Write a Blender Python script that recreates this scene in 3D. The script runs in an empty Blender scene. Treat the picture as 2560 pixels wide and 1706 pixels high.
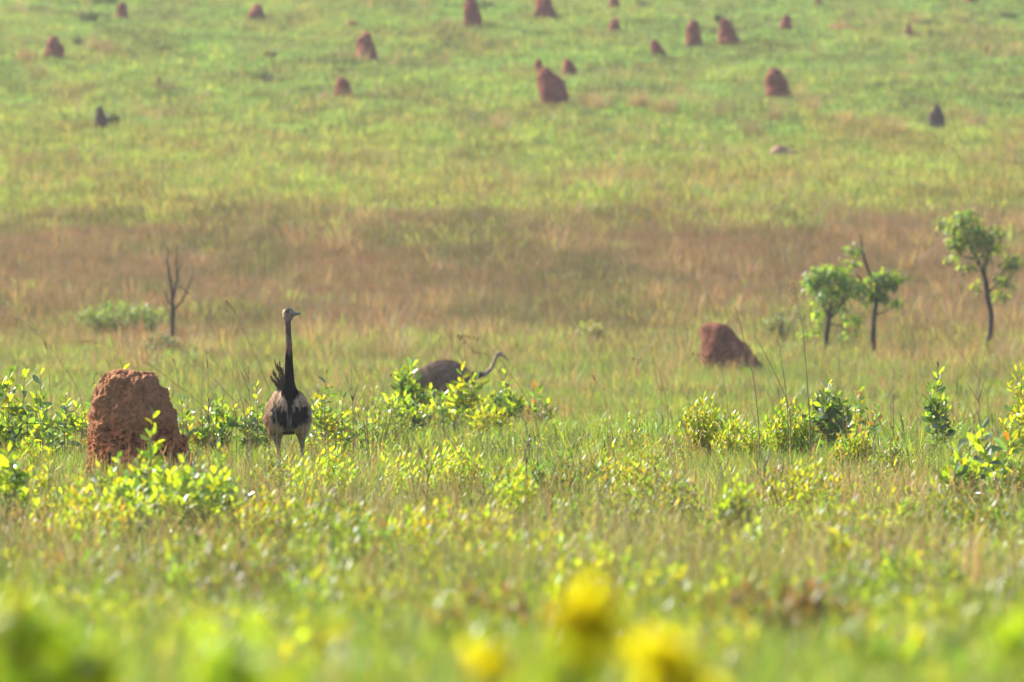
import bpy, math, random
import numpy as np
from mathutils import Vector, Matrix, noise

random.seed(7)
np.random.seed(7)
S = bpy.context.scene
C = S.collection
R = math.radians
F = 17880.0            # focal length in photograph pixels (2560 wide)
CAMZ = 1.73

# ---------------------------------------------------------------- camera, sky, sun, exposure
cam_d = bpy.data.cameras.new('camera')
cam = bpy.data.objects.new('camera', cam_d)
C.objects.link(cam)
cam.location = (0, 0, CAMZ)
cam.rotation_euler = (R(90 - 0.4166), 0, 0)
cam_d.sensor_width = 36
cam_d.lens = 36 * F / 2560
cam_d.clip_start = 0.5
cam_d.clip_end = 6000
cam_d.dof.use_dof = True
cam_d.dof.focus_distance = 60.5
cam_d.dof.aperture_fstop = 4.2
S.camera = cam

SUN = Vector((-0.60, 0.47, 0.63)).normalized()
w = bpy.data.worlds.new('World')
S.world = w
w.use_nodes = True
nt = w.node_tree
bg = nt.nodes['Background']
sky = nt.nodes.new('ShaderNodeTexSky')
sky.sky_type = 'NISHITA'
sky.sun_disc = False
sky.sun_elevation = math.asin(SUN.z)
sky.sun_rotation = math.atan2(SUN.x, SUN.y)
sky.dust_density = 3.0
sky.air_density = 1.0
sky.ozone_density = .5
nt.links.new(sky.outputs[0], bg.inputs[0])
bg.inputs[1].default_value = 0.12

sun_d = bpy.data.lights.new('sun', 'SUN')
sun_d.energy = 4.6
sun_d.angle = R(0.6)
sun_d.color = (1.0, 0.93, 0.80)
sun = bpy.data.objects.new('sun', sun_d)
C.objects.link(sun)
sun.rotation_euler = SUN.to_track_quat('Z', 'Y').to_euler()
sun.location = (-20, 30, 60)
S.view_settings.view_transform = 'Standard'
S.view_settings.look = 'None'
S.view_settings.exposure = 1.5
S.view_settings.gamma = 1
S.view_settings.use_curve_mapping = False

# ---------------------------------------------------------------- terrain profile
PY = [-200, 0, 10, 15, 22, 30, 40, 50, 60, 80, 105, 125, 140, 150, 165, 190, 215, 240, 280, 320, 400, 520, 800, 3000]
PZ = [1.4, 1.15, .95, .74, .48, .28, .13, .05, 0, -.06, -.28, -.10, .26, .72, 1.70, 3.80, 5.60, 7.70, 11.3, 14.9, 21.5, 29, 36, 40]


def gz_np(x, y):
    z = np.interp(y, PY, PZ)
    a = np.clip((y - 62) / 120.0, 0, 1)
    z = z + .035 * np.sin(x * 1.1 + y * .7) * np.sin(y * .53 - x * .4)
    z = z + a * .22 * np.sin(x * .17 + 1.3) * np.sin(y * .11 + x * .05) + a * .08 * np.sin(x * .51 + y * .23)
    return z


def gz(x, y):
    return float(gz_np(np.array([x]), np.array([y]))[0])


def on(px, Y):
    x = (px - 1280) / F * Y
    return Vector((x, Y, gz(x, Y)))


def hit(px, py):
    """ground point seen at a photograph pixel"""
    ys = np.arange(115 if py < 985 else 26, 420, .2)
    xs = (px - 1280) / F * ys
    zs = CAMZ + (723 - py) / F * ys
    h = gz_np(xs, ys)
    k = int(np.argmax(h >= zs)) if (h >= zs).any() else len(ys) - 1
    return Vector((xs[k], ys[k], h[k]))


def air(px, py, Y):
    return Vector(((px - 1280) / F * Y, Y, CAMZ + (723 - py) / F * Y))


# ---------------------------------------------------------------- materials
def new_mat(name):
    m = bpy.data.materials.new(name)
    m.use_nodes = True
    t = m.node_tree
    t.nodes.clear()
    return m, t, t.nodes.new('ShaderNodeOutputMaterial')


def N(t, kind, **kw):
    n = t.nodes.new(kind)
    for k, v in kw.items():
        if k.startswith('i_'):
            key = k[2:]
            key = int(key) if key.isdigit() else key.replace('_', ' ')
            n.inputs[key].default_value = v
        else:
            setattr(n, k, v)
    return n


def mixrgb(t, fac, a, b, mode='MIX'):
    n = t.nodes.new('ShaderNodeMix')
    n.data_type = 'RGBA'
    n.blend_type = mode
    n.clamp_factor = True
    for i, v in ((0, fac), (6, a), (7, b)):
        if isinstance(v, bpy.types.NodeSocket):
            t.links.new(v, n.inputs[i])
        elif i == 0:
            n.inputs[0].default_value = v
        else:
            n.inputs[i].default_value = (v[0], v[1], v[2], 1)
    return n.outputs[2]


def ramp(t, src, stops):
    n = t.nodes.new('ShaderNodeValToRGB')
    t.links.new(src, n.inputs[0])
    e = n.color_ramp.elements
    while len(e) < len(stops):
        e.new(.5)
    for el, (p, c) in zip(e, stops):
        el.position = p
        el.color = (c[0], c[1], c[2], 1)
    return n.outputs[0]


def plant_mat(name, col=None, trans=1.6, gloss=.06, rough=.35, vary=.35, patch=None, warm=.25, tfac=.5):
    """thin leaf: diffuse + translucent + a waxy sheen; colour from the mesh attribute or a constant"""
    m, t, out = new_mat(name)
    L = t.links
    if col is None:
        a = N(t, 'ShaderNodeAttribute', attribute_name='Col')
        base = a.outputs['Color']
    else:
        r = N(t, 'ShaderNodeRGB')
        r.outputs[0].default_value = (*col, 1)
        base = r.outputs[0]
    oi = N(t, 'ShaderNodeObjectInfo')
    hsv = N(t, 'ShaderNodeHueSaturation')
    L.new(base, hsv.inputs['Color'])
    mr = N(t, 'ShaderNodeMapRange')
    L.new(oi.outputs['Random'], mr.inputs[0])
    mr.inputs[3].default_value = 1 - vary
    mr.inputs[4].default_value = 1 + vary
    L.new(mr.outputs[0], hsv.inputs['Value'])
    mr2 = N(t, 'ShaderNodeMapRange')
    fr = N(t, 'ShaderNodeMath', operation='FRACT')
    mu = N(t, 'ShaderNodeMath', operation='MULTIPLY')
    mu.inputs[1].default_value = 17.31
    L.new(oi.outputs['Random'], mu.inputs[0])
    L.new(mu.outputs[0], fr.inputs[0])
    L.new(fr.outputs[0], mr2.inputs[0])
    mr2.inputs[3].default_value = .5 - .045 * warm * 2
    mr2.inputs[4].default_value = .5 + .02 * warm * 2
    L.new(mr2.outputs[0], hsv.inputs['Hue'])
    c = hsv.outputs[0]
    if col is not None:      # blotches and worn edges on each leaf
        tco = N(t, 'ShaderNodeTexCoord')
        va = N(t, 'ShaderNodeVectorMath', operation='ADD')
        L.new(tco.outputs['Object'], va.inputs[0])
        mu2 = N(t, 'ShaderNodeMath', operation='MULTIPLY')
        mu2.inputs[1].default_value = 31.0
        L.new(oi.outputs['Random'], mu2.inputs[0])
        L.new(mu2.outputs[0], va.inputs[1])
        bn = N(t, 'ShaderNodeTexNoise', i_Scale=3.5, i_Detail=4.0)
        L.new(va.outputs[0], bn.inputs['Vector'])
        c = mixrgb(t, 1.0, c, ramp(t, bn.outputs[0], [(.32, (.75, .5, .45)), (.45, (.9, .92, .9)), (.62, (1.2, 1.15, 1.0))]), 'MULTIPLY')
    if patch:
        g = N(t, 'ShaderNodeNewGeometry')
        mp = N(t, 'ShaderNodeMapping')
        mp.inputs['Scale'].default_value = patch[1]
        L.new(g.outputs['Position'], mp.inputs[0])
        no = N(t, 'ShaderNodeTexNoise', i_Scale=1.0, i_Detail=4.0, i_Roughness=.6)
        L.new(mp.outputs[0], no.inputs['Vector'])
        f = ramp(t, no.outputs[0], [(.44, (0, 0, 0)), (.62, (1, 1, 1))])
        c2 = mixrgb(t, 1.0, c, patch[0], 'MULTIPLY')
        c = mixrgb(t, f, c, c2)
    d = N(t, 'ShaderNodeBsdfDiffuse')
    L.new(c, d.inputs[0])
    tr = N(t, 'ShaderNodeBsdfTranslucent')
    tc = mixrgb(t, 1.0, c, (trans, trans * .98, trans * .55), 'MULTIPLY')
    L.new(tc, tr.inputs[0])
    mx = N(t, 'ShaderNodeMixShader', i_0=tfac)
    L.new(d.outputs[0], mx.inputs[1])
    L.new(tr.outputs[0], mx.inputs[2])
    gl = N(t, 'ShaderNodeBsdfGlossy', i_Roughness=rough)
    gl.inputs[0].default_value = (.9, .95, 1, 1)
    mx2 = N(t, 'ShaderNodeMixShader', i_0=gloss)
    L.new(mx.outputs[0], mx2.inputs[1])
    L.new(gl.outputs[0], mx2.inputs[2])
    L.new(mx2.outputs[0], out.inputs[0])
    return m


def earth_mat(name, cols, scale=6, bump=.5, dist=.03, crown_pit_shade=True):
    m, t, out = new_mat(name)
    L = t.links
    tc = N(t, 'ShaderNodeTexCoord')
    oi = N(t, 'ShaderNodeObjectInfo')
    vadd = N(t, 'ShaderNodeVectorMath', operation='ADD')
    L.new(tc.outputs['Object'], vadd.inputs[0])
    mm = N(t, 'ShaderNodeMath', operation='MULTIPLY')
    mm.inputs[1].default_value = 50
    L.new(oi.outputs['Random'], mm.inputs[0])
    L.new(mm.outputs[0], vadd.inputs[1])
    v = vadd.outputs[0]
    n1 = N(t, 'ShaderNodeTexNoise', i_Scale=scale, i_Detail=6.0, i_Roughness=.65)
    L.new(v, n1.inputs['Vector'])
    c = ramp(t, n1.outputs[0], [(.3, cols[0]), (.5, cols[1]), (.7, cols[2])])
    n2 = N(t, 'ShaderNodeTexNoise', i_Scale=scale * 5, i_Detail=5.0, i_Roughness=.7)
    L.new(v, n2.inputs['Vector'])
    f = ramp(t, n2.outputs[0], [(.42, (.55, .5, .48)), (.58, (1.15, 1.1, 1.05))])
    c = mixrgb(t, 1.0, c, f, 'MULTIPLY')
    if crown_pit_shade:     # paler dusty crown
        sep = N(t, 'ShaderNodeSeparateXYZ')
        L.new(tc.outputs['Object'], sep.inputs[0])
        ad = N(t, 'ShaderNodeMath', operation='MULTIPLY_ADD')
        L.new(n1.outputs[0], ad.inputs[0])
        ad.inputs[1].default_value = .6
        L.new(sep.outputs[2], ad.inputs[2])
        ff = ramp(t, ad.outputs[0], [(.8, (0, 0, 0)), (1.15, (1, 1, 1))])
        pn = N(t, 'ShaderNodeTexNoise', i_Scale=22.0, i_Detail=4.0, i_Roughness=.6)
        L.new(v, pn.inputs['Vector'])
        c = mixrgb(t, 1.0, c, ramp(t, pn.outputs[0], [(.40, (.22, .19, .18)), (.50, (1, 1, 1))]), 'MULTIPLY')  # shade of small pits painted into the earth colour as dark specks
        c = mixrgb(t, ff, c, mixrgb(t, .5, c, (.34, .18, .095)))
    b = N(t, 'ShaderNodeBsdfPrincipled', i_Roughness=.95)
    b.inputs['Specular IOR Level'].default_value = .1
    L.new(c, b.inputs['Base Color'])
    bp = N(t, 'ShaderNodeBump', i_Strength=bump, i_Distance=dist)
    L.new(n2.outputs[0], bp.inputs['Height'])
    L.new(bp.outputs[0], b.inputs['Normal'])
    L.new(b.outputs[0], out.inputs[0])
    return m


def plain_mat(name, col=None, rough=.8, noise_scale=30, var=.3, spec=.3, fuzz=0):
    m, t, out = new_mat(name)
    L = t.links
    tc = N(t, 'ShaderNodeTexCoord')
    n1 = N(t, 'ShaderNodeTexNoise', i_Scale=noise_scale, i_Detail=5.0)
    L.new(tc.outputs['Object'], n1.inputs['Vector'])
    f = ramp(t, n1.outputs[0], [(.35, (1 - var,) * 3), (.65, (1 + var,) * 3)])
    if col is None:
        a = N(t, 'ShaderNodeAttribute', attribute_name='Col').outputs['Color']
    else:
        a = col
    c = mixrgb(t, 1.0, a, f, 'MULTIPLY')
    b = N(t, 'ShaderNodeBsdfPrincipled', i_Roughness=rough)
    b.inputs['Specular IOR Level'].default_value = spec
    if fuzz:
        b.inputs['Sheen Weight'].default_value = fuzz
        b.inputs['Sheen Roughness'].default_value = .4
    L.new(c, b.inputs['Base Color'])
    bp = N(t, 'ShaderNodeBump', i_Strength=.3, i_Distance=.01)
    L.new(n1.outputs[0], bp.inputs['Height'])
    L.new(bp.outputs[0], b.inputs['Normal'])
    L.new(b.outputs[0], out.inputs[0])
    return m


M = {}
M['grass'] = plant_mat('grass_blades', patch=((1.25, .95, .8), (.55, .22, .3)), trans=1.9, gloss=.035, rough=.4)
M['hill_grass'] = plant_mat('hill_grass_blades', patch=((.95, .70, .95), (.30, .10, .16)), gloss=.02, rough=.5, vary=.5)
M['dry'] = plant_mat('dry_stalks', trans=1.2, gloss=.03, rough=.5, vary=.35, warm=.1, patch=((.62, .80, .55), (.35, .10, .25)))
M['stalk'] = plant_mat('seed_stalk', trans=1.2, gloss=.05, rough=.5, vary=.2, warm=.1, tfac=.3)
M['leafy'] = plant_mat('small_leaves', trans=1.8, gloss=.025, rough=.42, vary=.25, warm=.3)
M['leaf_green'] = plant_mat('leaf_green', (.055, .115, .016), trans=2.8, gloss=.07, rough=.36, vary=.35)
M['leaf_lime'] = plant_mat('leaf_lime', (.17, .25, .012), trans=2.3, gloss=.035, rough=.45, vary=.25, tfac=.6)
M['leaf_yellow'] = plant_mat('leaf_yellow', (.27, .28, .010), trans=1.9, gloss=.03, rough=.45, vary=.25, warm=.15)
M['leaf_gold'] = plant_mat('leaf_gold', (.42, .40, .006), trans=1.9, gloss=.004, rough=.6, vary=.15, warm=.1, tfac=.62)
M['leaf_orange'] = plant_mat('leaf_orange', (.38, .16, .02), trans=1.7, gloss=.06, rough=.4, vary=.25, warm=.2)
M['leaf_dark'] = plant_mat('leaf_dark', (.04, .07, .02), trans=2.4, gloss=.09, rough=.32, vary=.3)
M['leaf_tree'] = plant_mat('tree_leaves', trans=2.4, gloss=.03, rough=.45, vary=.1)
M['bark'] = plain_mat('dark_bark', (.045, .034, .028), .9, 40, .5)
M['twig'] = plain_mat('brown_twig', (.17, .13, .085), .9, 60, .4)
M['mound'] = earth_mat('termite_earth', [(.25, .09, .042), (.37, .14, .062), (.42, .19, .09)], 7, .9, .03)
M['mound_far'] = earth_mat('red_earth', [(.14, .045, .03), (.22, .072, .048), (.28, .12, .08)], 4, .8, .05, False)
M['mound_brown'] = earth_mat('brown_earth', [(.10, .05, .03), (.19, .075, .045), (.26, .11, .07)], 4, .8, .05, False)
M['mound_grey'] = earth_mat('grey_earth', [(.07, .045, .035), (.11, .075, .06), (.15, .11, .09)], 4, .8, .05, False)
M['mound_tan'] = earth_mat('tan_earth', [(.26, .16, .10), (.33, .21, .14), (.38, .27, .18)], 4, .8, .05, False)
M['skin'] = plain_mat('rhea_feather_down', None, .9, 90, .35, .08)
M['plume'] = plant_mat('rhea_plumes', trans=1.0, gloss=.006, rough=.5, vary=0, warm=0, tfac=.25)
M['beak'] = plain_mat('horn_beak', (.20, .165, .13), .38, 60, .2, .5)
M['eye'] = plain_mat('dark_eye', (.012, .009, .008), .08, 60, .1, .6)
M['leg'] = plain_mat('grey_scaly_leg', (.17, .15, .125), .7, 60, .35)


# ---------------------------------------------------------------- mesh builder
class MB:
    def __init__(s):
        s.v, s.f, s.c = [], [], []

    def tube(s, pts, rad, col=(1, 1, 1), n=6, cap=True):
        base = len(s.v)
        P = [Vector(p) for p in pts]
        k = len(P)
        if not hasattr(rad, '__len__'):
            rad = [rad] * k
        ref = Vector((.31, .87, .12)).normalized()
        for i in range(k):
            d = (P[min(i + 1, k - 1)] - P[max(i - 1, 0)])
            d = d.normalized() if d.length else Vector((0, 0, 1))
            a = d.cross(ref)
            if a.length < .05:
                a = d.cross(Vector((1, 0, 0)))
            a.normalize()
            b = d.cross(a)
            for j in range(n):
                t = 2 * math.pi * j / n
                s.v.append(P[i] + (a * math.cos(t) + b * math.sin(t)) * rad[i])
                s.c.append(col)
        for i in range(k - 1):
            for j in range(n):
                j2 = (j + 1) % n
                s.f.append((base + i * n + j, base + i * n + j2, base + (i + 1) * n + j2, base + (i + 1) * n + j))
        if cap:
            s.f.append(tuple(base + j for j in range(n))[::-1])
            s.f.append(tuple(base + (k - 1) * n + j for j in range(n)))

    def blade(s, pts, widths, side, col, col2=None):
        """tapered strip through pts"""
        base = len(s.v)
        k = len(pts)
        side = Vector(side)
        for i, p in enumerate(pts):
            p = Vector(p)
            f = i / (k - 1)
            cc = col if col2 is None else tuple(a + (b - a) * f for a, b in zip(col, col2))
            if i == k - 1:
                s.v.append(p)
                s.c.append(cc)
            else:
                s.v += [p - side * widths[i] * .5, p + side * widths[i] * .5]
                s.c += [cc, cc]
        for i in range(k - 2):
            b = base + 2 * i
            s.f.append((b, b + 1, b + 3, b + 2))
        b = base + 2 * (k - 2)
        s.f.append((b, b + 1, b + 2))

    def leaf(s, p, d, up, L, W, col, fold=.25, droop=.15):
        """pointed oval leaf with a folded midrib"""
        base = len(s.v)
        d = d.normalized()
        side = d.cross(up)
        if side.length < .05:
            side = d.cross(Vector((1, .3, 0)))
        side.normalize()
        nn = side.cross(d).normalized()
        prof = [(0, 0.08), (.3, .75), (.62, 1.0), (.88, .6)]
        for (t, wd) in prof:
            c = p + d * L * t - nn * droop * L * t * t
            s.v += [c - side * W * .5 * wd + nn * fold * W * wd * .5, c, c + side * W * .5 * wd + nn * fold * W * wd * .5]
            s.c += [col] * 3
        s.v.append(p + d * L - nn * droop * L)
        s.c.append(col)
        for i in range(3):
            b = base + 3 * i
            s.f += [(b, b + 1, b + 4, b + 3), (b + 1, b + 2, b + 5, b + 4)]
        b = base + 9
        s.f += [(b, b + 1, b + 3), (b + 1, b + 2, b + 3)]

    def mesh(s, name, mat, smooth=True):
        me = bpy.data.meshes.new(name)
        me.from_pydata([tuple(v) for v in s.v], [], s.f)
        at = me.color_attributes.new('Col', 'FLOAT_COLOR', 'POINT')
        arr = np.ones((len(s.v), 4), dtype=np.float32)
        arr[:, :3] = np.array(s.c, dtype=np.float32)[:, :3]
        at.data.foreach_set('color', arr.ravel())
        me.materials.append(mat)
        if smooth:
            me.polygons.foreach_set('use_smooth', [True] * len(me.polygons))
        me.update()
        return me

    def build(s, name, mat, parent=None, kind=None, smooth=True, coll=C):
        return link(name, s.mesh(name, mat, smooth), parent, kind, coll)


def link(name, data, parent=None, kind=None, coll=C):
    o = bpy.data.objects.new(name, data)
    coll.objects.link(o)
    if parent:
        o.parent = parent
    if kind:
        o['kind'] = kind
    return o


def tag(o, label, cat, group=None):
    o['label'] = label
    o['category'] = cat
    if group:
        o['group'] = group
    return o


def thing(name, loc, label, cat, group=None):
    o = link(name, None)
    o.location = loc
    o.empty_display_size = .1
    return tag(o, label, cat, group)


def rnd(a, b):
    return random.uniform(a, b)


def rv(s=1):
    return Vector((rnd(-s, s), rnd(-s, s), rnd(-s, s)))


def mixc(a, b, t):
    return tuple(x + (y - x) * t for x, y in zip(a, b))


# ---------------------------------------------------------------- ground sheet
def ground_material():
    m, t, out = new_mat('ground_cover')
    L = t.links
    g = N(t, 'ShaderNodeNewGeometry')
    sep = N(t, 'ShaderNodeSeparateXYZ')
    L.new(g.outputs['Position'], sep.inputs[0])
    mp = N(t, 'ShaderNodeMapping')
    mp.inputs['Scale'].default_value = (.22, .07, .2)
    L.new(g.outputs['Position'], mp.inputs[0])
    n1 = N(t, 'ShaderNodeTexNoise', i_Scale=1.0, i_Detail=5.0, i_Roughness=.6)
    L.new(mp.outputs[0], n1.inputs['Vector'])
    wob = N(t, 'ShaderNodeMath', operation='MULTIPLY_ADD')
    L.new(n1.outputs[0], wob.inputs[0])
    wob.inputs[1].default_value = 34
    L.new(sep.outputs[1], wob.inputs[2])
    mr = N(t, 'ShaderNodeMapRange')
    L.new(wob.outputs[0], mr.inputs[0])
    mr.inputs[1].default_value = 17
    mr.inputs[2].default_value = 417
    c = ramp(t, mr.outputs[0], [(0.0, (.060, .065, .022)), (.18, (.07, .075, .026)), (.30, (.10, .085, .035)),
                                (.36, (.10, .065, .04)), (.44, (.11, .075, .045)), (.50, (.11, .13, .03)),
                                (.56, (.09, .15, .03)), (.9, (.09, .15, .035))])
    n2 = N(t, 'ShaderNodeTexNoise', i_Scale=3.0, i_Detail=7.0, i_Roughness=.7)
    L.new(g.outputs['Position'], n2.inputs['Vector'])
    f = ramp(t, n2.outputs[0], [(.36, (.55, .5, .5)), (.62, (1.3, 1.2, 1.1))])
    c = mixrgb(t, 1.0, c, f, 'MULTIPLY')
    b = N(t, 'ShaderNodeBsdfDiffuse')
    L.new(c, b.inputs[0])
    L.new(b.outputs[0], out.inputs[0])
    return m


def build_ground():
    ys = np.concatenate([np.arange(-60, 0, 10), np.arange(0, 130, 1.0), np.arange(130, 420, 2.0), np.arange(420, 900, 20), np.array([1000, 1200])])
    xs = np.concatenate([-np.array([500, 400, 300, 200, 140, 100, 75, 60, 50, 44]), np.arange(-40, 40.1, 1.0), np.array([44, 50, 60, 75, 100, 140, 200, 300, 400, 500])])
    X, Y = np.meshgrid(xs, ys)
    Z = gz_np(X.ravel(), Y.ravel())
    v = np.stack([X.ravel(), Y.ravel(), Z], 1)
    nx = len(xs)
    f = [(j * nx + i, j * nx + i + 1, (j + 1) * nx + i + 1, (j + 1) * nx + i) for j in range(len(ys) - 1) for i in range(nx - 1)]
    me = bpy.data.meshes.new('ground')
    me.from_pydata(v.tolist(), [], f)
    me.polygons.foreach_set('use_smooth', [True] * len(me.polygons))
    me.materials.append(ground_material())
    link('ground', me, kind='structure')


build_ground()


# ---------------------------------------------------------------- grass as stuff, instanced by geometry nodes
def tuft(nb, rad, hmin, hmax, width, cols, lean=.35, segs=3, curl=.3):
    mb = MB()
    for _ in range(nb):
        a = rnd(0, 6.283)
        r = rad * math.sqrt(random.random())
        p = Vector((math.cos(a) * r, math.sin(a) * r, -.02))
        h = rnd(hmin, hmax)
        la = a + rnd(-.9, .9)
        ln = rnd(0, lean) * h
        d = Vector((math.cos(la), math.sin(la), 0))
        cu = rnd(0, curl) * h
        pts = []
        for i in range(segs + 1):
            t = i / segs
            pts.append(p + Vector((0, 0, h * t - cu * t ** 3 * .8)) + d * (ln * t + cu * t * t * 1.2))
        sa = rnd(0, 3.1416)
        wd = width * rnd(.6, 1.3)
        col = random.choice(cols)
        col = tuple(max(0, x * rnd(.75, 1.25)) for x in col)
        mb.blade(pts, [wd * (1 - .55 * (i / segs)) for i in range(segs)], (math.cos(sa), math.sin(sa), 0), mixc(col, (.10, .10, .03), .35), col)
    return mb


def seed_tuft(nb, rad, hmin, hmax, cols, headcols):
    mb = MB()
    for _ in range(nb):
        a = rnd(0, 6.283)
        r = rad * math.sqrt(random.random())
        p = Vector((math.cos(a) * r, math.sin(a) * r, -.02))
        h = rnd(hmin, hmax)
        d = Vector((rnd(-.25, .25), rnd(-.25, .25), 1))
        q = p + d * h
        col = random.choice(cols)
        sa = rnd(0, 3.1416)
        sd = (math.cos(sa), math.sin(sa), 0)
        mb.blade([p, p + d * h * .6, q], [.006, .005], sd, col)
        hc = random.choice(headcols)
        for k in range(5):
            t = .62 + .36 * k / 5
            o = p + d * h * t
            e = o + Vector((rnd(-.04, .04), rnd(-.04, .04), rnd(.03, .09)))
            mb.blade([o, (o + e) * .5, e], [.008, .011], sd, hc)
    return mb


def forb(n, h, spread, leaf, cols, stemcol=(.10, .09, .04)):
    """small-leaved weed clump"""
    mb = MB()
    for _ in range(n):
        a = rnd(0, 6.283)
        q = Vector((math.cos(a) * spread * rnd(.1, 1), math.sin(a) * spread * rnd(.1, 1), h * rnd(.6, 1)))
        p = q * .15
        p.z = -.02
        mb.blade([p, (p + q) * .5, q], [.006, .005], (math.cos(a + 1.5), math.sin(a + 1.5), 0), stemcol)
        col = random.choice(cols)
        for k in range(7):
            t = .35 + .65 * k / 6
            o = p.lerp(q, t)
            b = a + k * 2.4
            d = Vector((math.cos(b), math.sin(b), rnd(.4, 1.6)))
            L = leaf * rnd(.7, 1.2)
            mb.blade([o, o + d.normalized() * L * .55, o + d.normalized() * L], [L * .14, L * .27], (-math.sin(b), math.cos(b), 0),
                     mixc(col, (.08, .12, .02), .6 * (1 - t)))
    return mb


def twigs(n, h):
    mb = MB()
    for _ in range(n):
        a = rnd(0, 6.283)
        p = Vector((0, 0, -.02))
        d = Vector((math.cos(a) * .4, math.sin(a) * .4, 1)).normalized()
        q = p + d * h * rnd(.5, 1)
        mb.tube([p, p.lerp(q, .5) + rv(.01), q], [.004, .003, .0015], (.07, .05, .035), 3, False)
        for k in range(5):
            o = p.lerp(q, rnd(.35, .95))
            e = o + Vector((rnd(-.07, .07), rnd(-.07, .07), rnd(.02, .1)))
            mb.tube([o, e], [.002, .001], (.08, .05, .04), 3, False)
    return mb


def proto_coll(name, meshes):
    co = bpy.data.collections.new(name)
    for i, me in enumerate(meshes):
        co.objects.link(bpy.data.objects.new(name + '_clump', me))
    return co


def scatter(name, pts, coll, nvar, smin, smax, label=None, tilt=.12):
    n = len(pts)
    me = bpy.data.meshes.new(name)
    me.vertices.add(n)
    me.vertices.foreach_set('co', np.asarray(pts, dtype=np.float32).ravel())
    a = me.attributes.new('rot', 'FLOAT_VECTOR', 'POINT')
    rot = np.stack([np.random.normal(0, tilt, n), np.random.normal(0, tilt, n), np.random.uniform(0, 6.283, n)], 1)
    a.data.foreach_set('vector', rot.astype(np.float32).ravel())
    a = me.attributes.new('scl', 'FLOAT', 'POINT')
    a.data.foreach_set('value', np.random.uniform(smin, smax, n).astype(np.float32))
    a = me.attributes.new('idx', 'INT', 'POINT')
    a.data.foreach_set('value', np.random.randint(0, nvar, n).astype(np.int32))
    o = link(name, me, kind='stuff')
    if label:
        tag(o, label, 'grass')
    ng = bpy.data.node_groups.new(name + '_nodes', 'GeometryNodeTree')
    ng.interface.new_socket('Geometry', in_out='INPUT', socket_type='NodeSocketGeometry')
    ng.interface.new_socket('Geometry', in_out='OUTPUT', socket_type='NodeSocketGeometry')
    gi = ng.nodes.new('NodeGroupInput')
    go = ng.nodes.new('NodeGroupOutput')
    ip = ng.nodes.new('GeometryNodeInstanceOnPoints')
    ci = ng.nodes.new('GeometryNodeCollectionInfo')
    ci.inputs['Collection'].default_value = coll
    ci.inputs['Separate Children'].default_value = True
    ci.inputs['Reset Children'].default_value = True

    def attr(nm, tp):
        x = ng.nodes.new('GeometryNodeInputNamedAttribute')
        x.data_type = tp
        x.inputs['Name'].default_value = nm
        return x.outputs['Attribute']
    e2r = ng.nodes.new('FunctionNodeEulerToRotation')
    k = ng.links
    k.new(gi.outputs[0], ip.inputs['Points'])
    k.new(ci.outputs[0], ip.inputs['Instance'])
    ip.inputs['Pick Instance'].default_value = True
    k.new(attr('idx', 'INT'), ip.inputs['Instance Index'])
    k.new(attr('rot', 'FLOAT_VECTOR'), e2r.inputs[0])
    k.new(e2r.outputs[0], ip.inputs['Rotation'])
    k.new(attr('scl', 'FLOAT'), ip.inputs['Scale'])
    k.new(ip.outputs[0], go.inputs[0])
    md = o.modifiers.new('scatter', 'NODES')
    md.node_group = ng
    return o


def haze_box(density):
    mb = MB()
    x, y0, y1, z0, z1 = 510, -70, 1210, -2.0, 46
    mb.v = [Vector(q) for q in ((-x, y0, z0), (x, y0, z0), (x, y1, z0), (-x, y1, z0), (-x, y0, z1), (x, y0, z1), (x, y1, z1), (-x, y1, z1))]
    mb.c = [(1, 1, 1)] * 8
    mb.f = [(0, 3, 2, 1), (4, 5, 6, 7), (0, 1, 5, 4), (1, 2, 6, 5), (2, 3, 7, 6), (3, 0, 4, 7)]
    m, t, out = new_mat('haze_air')
    v = N(t, 'ShaderNodeVolumePrincipled')
    v.inputs['Color'].default_value = (.93, .95, 1, 1)
    v.inputs['Density'].default_value = density
    v.inputs['Anisotropy'].default_value = .2
    t.links.new(v.outputs[0], out.inputs['Volume'])
    mb.build('haze', m, kind='stuff', smooth=False)


def band(y0, y1, dens, margin=1.25, extra=1.5, clump=None, mask=None, soft=0):
    """random ground points in the wedge the camera looks over, thinned by a clumping noise"""
    A = (y1 - y0) * ((y0 + y1) * .0716 * margin + 2 * extra)
    n = int(A * dens)
    y = np.sqrt(np.random.uniform(y0 * y0, y1 * y1, n))
    x = np.random.uniform(-1, 1, n) * (y * .0716 * margin + extra)
    if soft:
        wob = np.array([noise.noise(Vector((a * .35, b * .2, 9.7))) for a, b in zip(x, y)]) * soft * .9
        pr = np.clip((y + wob - y0) / soft, 0, 1) * np.clip((y1 - y - wob) / soft, 0, 1)
        kk = np.random.random(n) < pr
        x, y = x[kk], y[kk]
    n = len(x)
    if clump:
        s, lo = clump
        nz = np.array([noise.noise(Vector((a * s, b * s * .6, 3.1))) for a, b in zip(x, y)])
        keep = nz > lo + np.random.normal(0, .12, n)
        x, y = x[keep], y[keep]
    if mask is not None:
        k = mask(x, y)
        x, y = x[k], y[k]
    return np.stack([x, y, gz_np(x, y)], 1)


def clearing(x, y):
    """keep the tall grass off the mound and the birds"""
    k = np.ones(len(x), bool)
    for (cx, cy, r) in KEEP:
        k &= (x - cx) ** 2 + (y - cy) ** 2 > r * r
    return k


KEEP = [((337 - 1280) / F * 56, 56, .42), ((722 - 1280) / F * 60, 60.2, .22), ((722 - 1280) / F * 59, 59.0, .1)]

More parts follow.
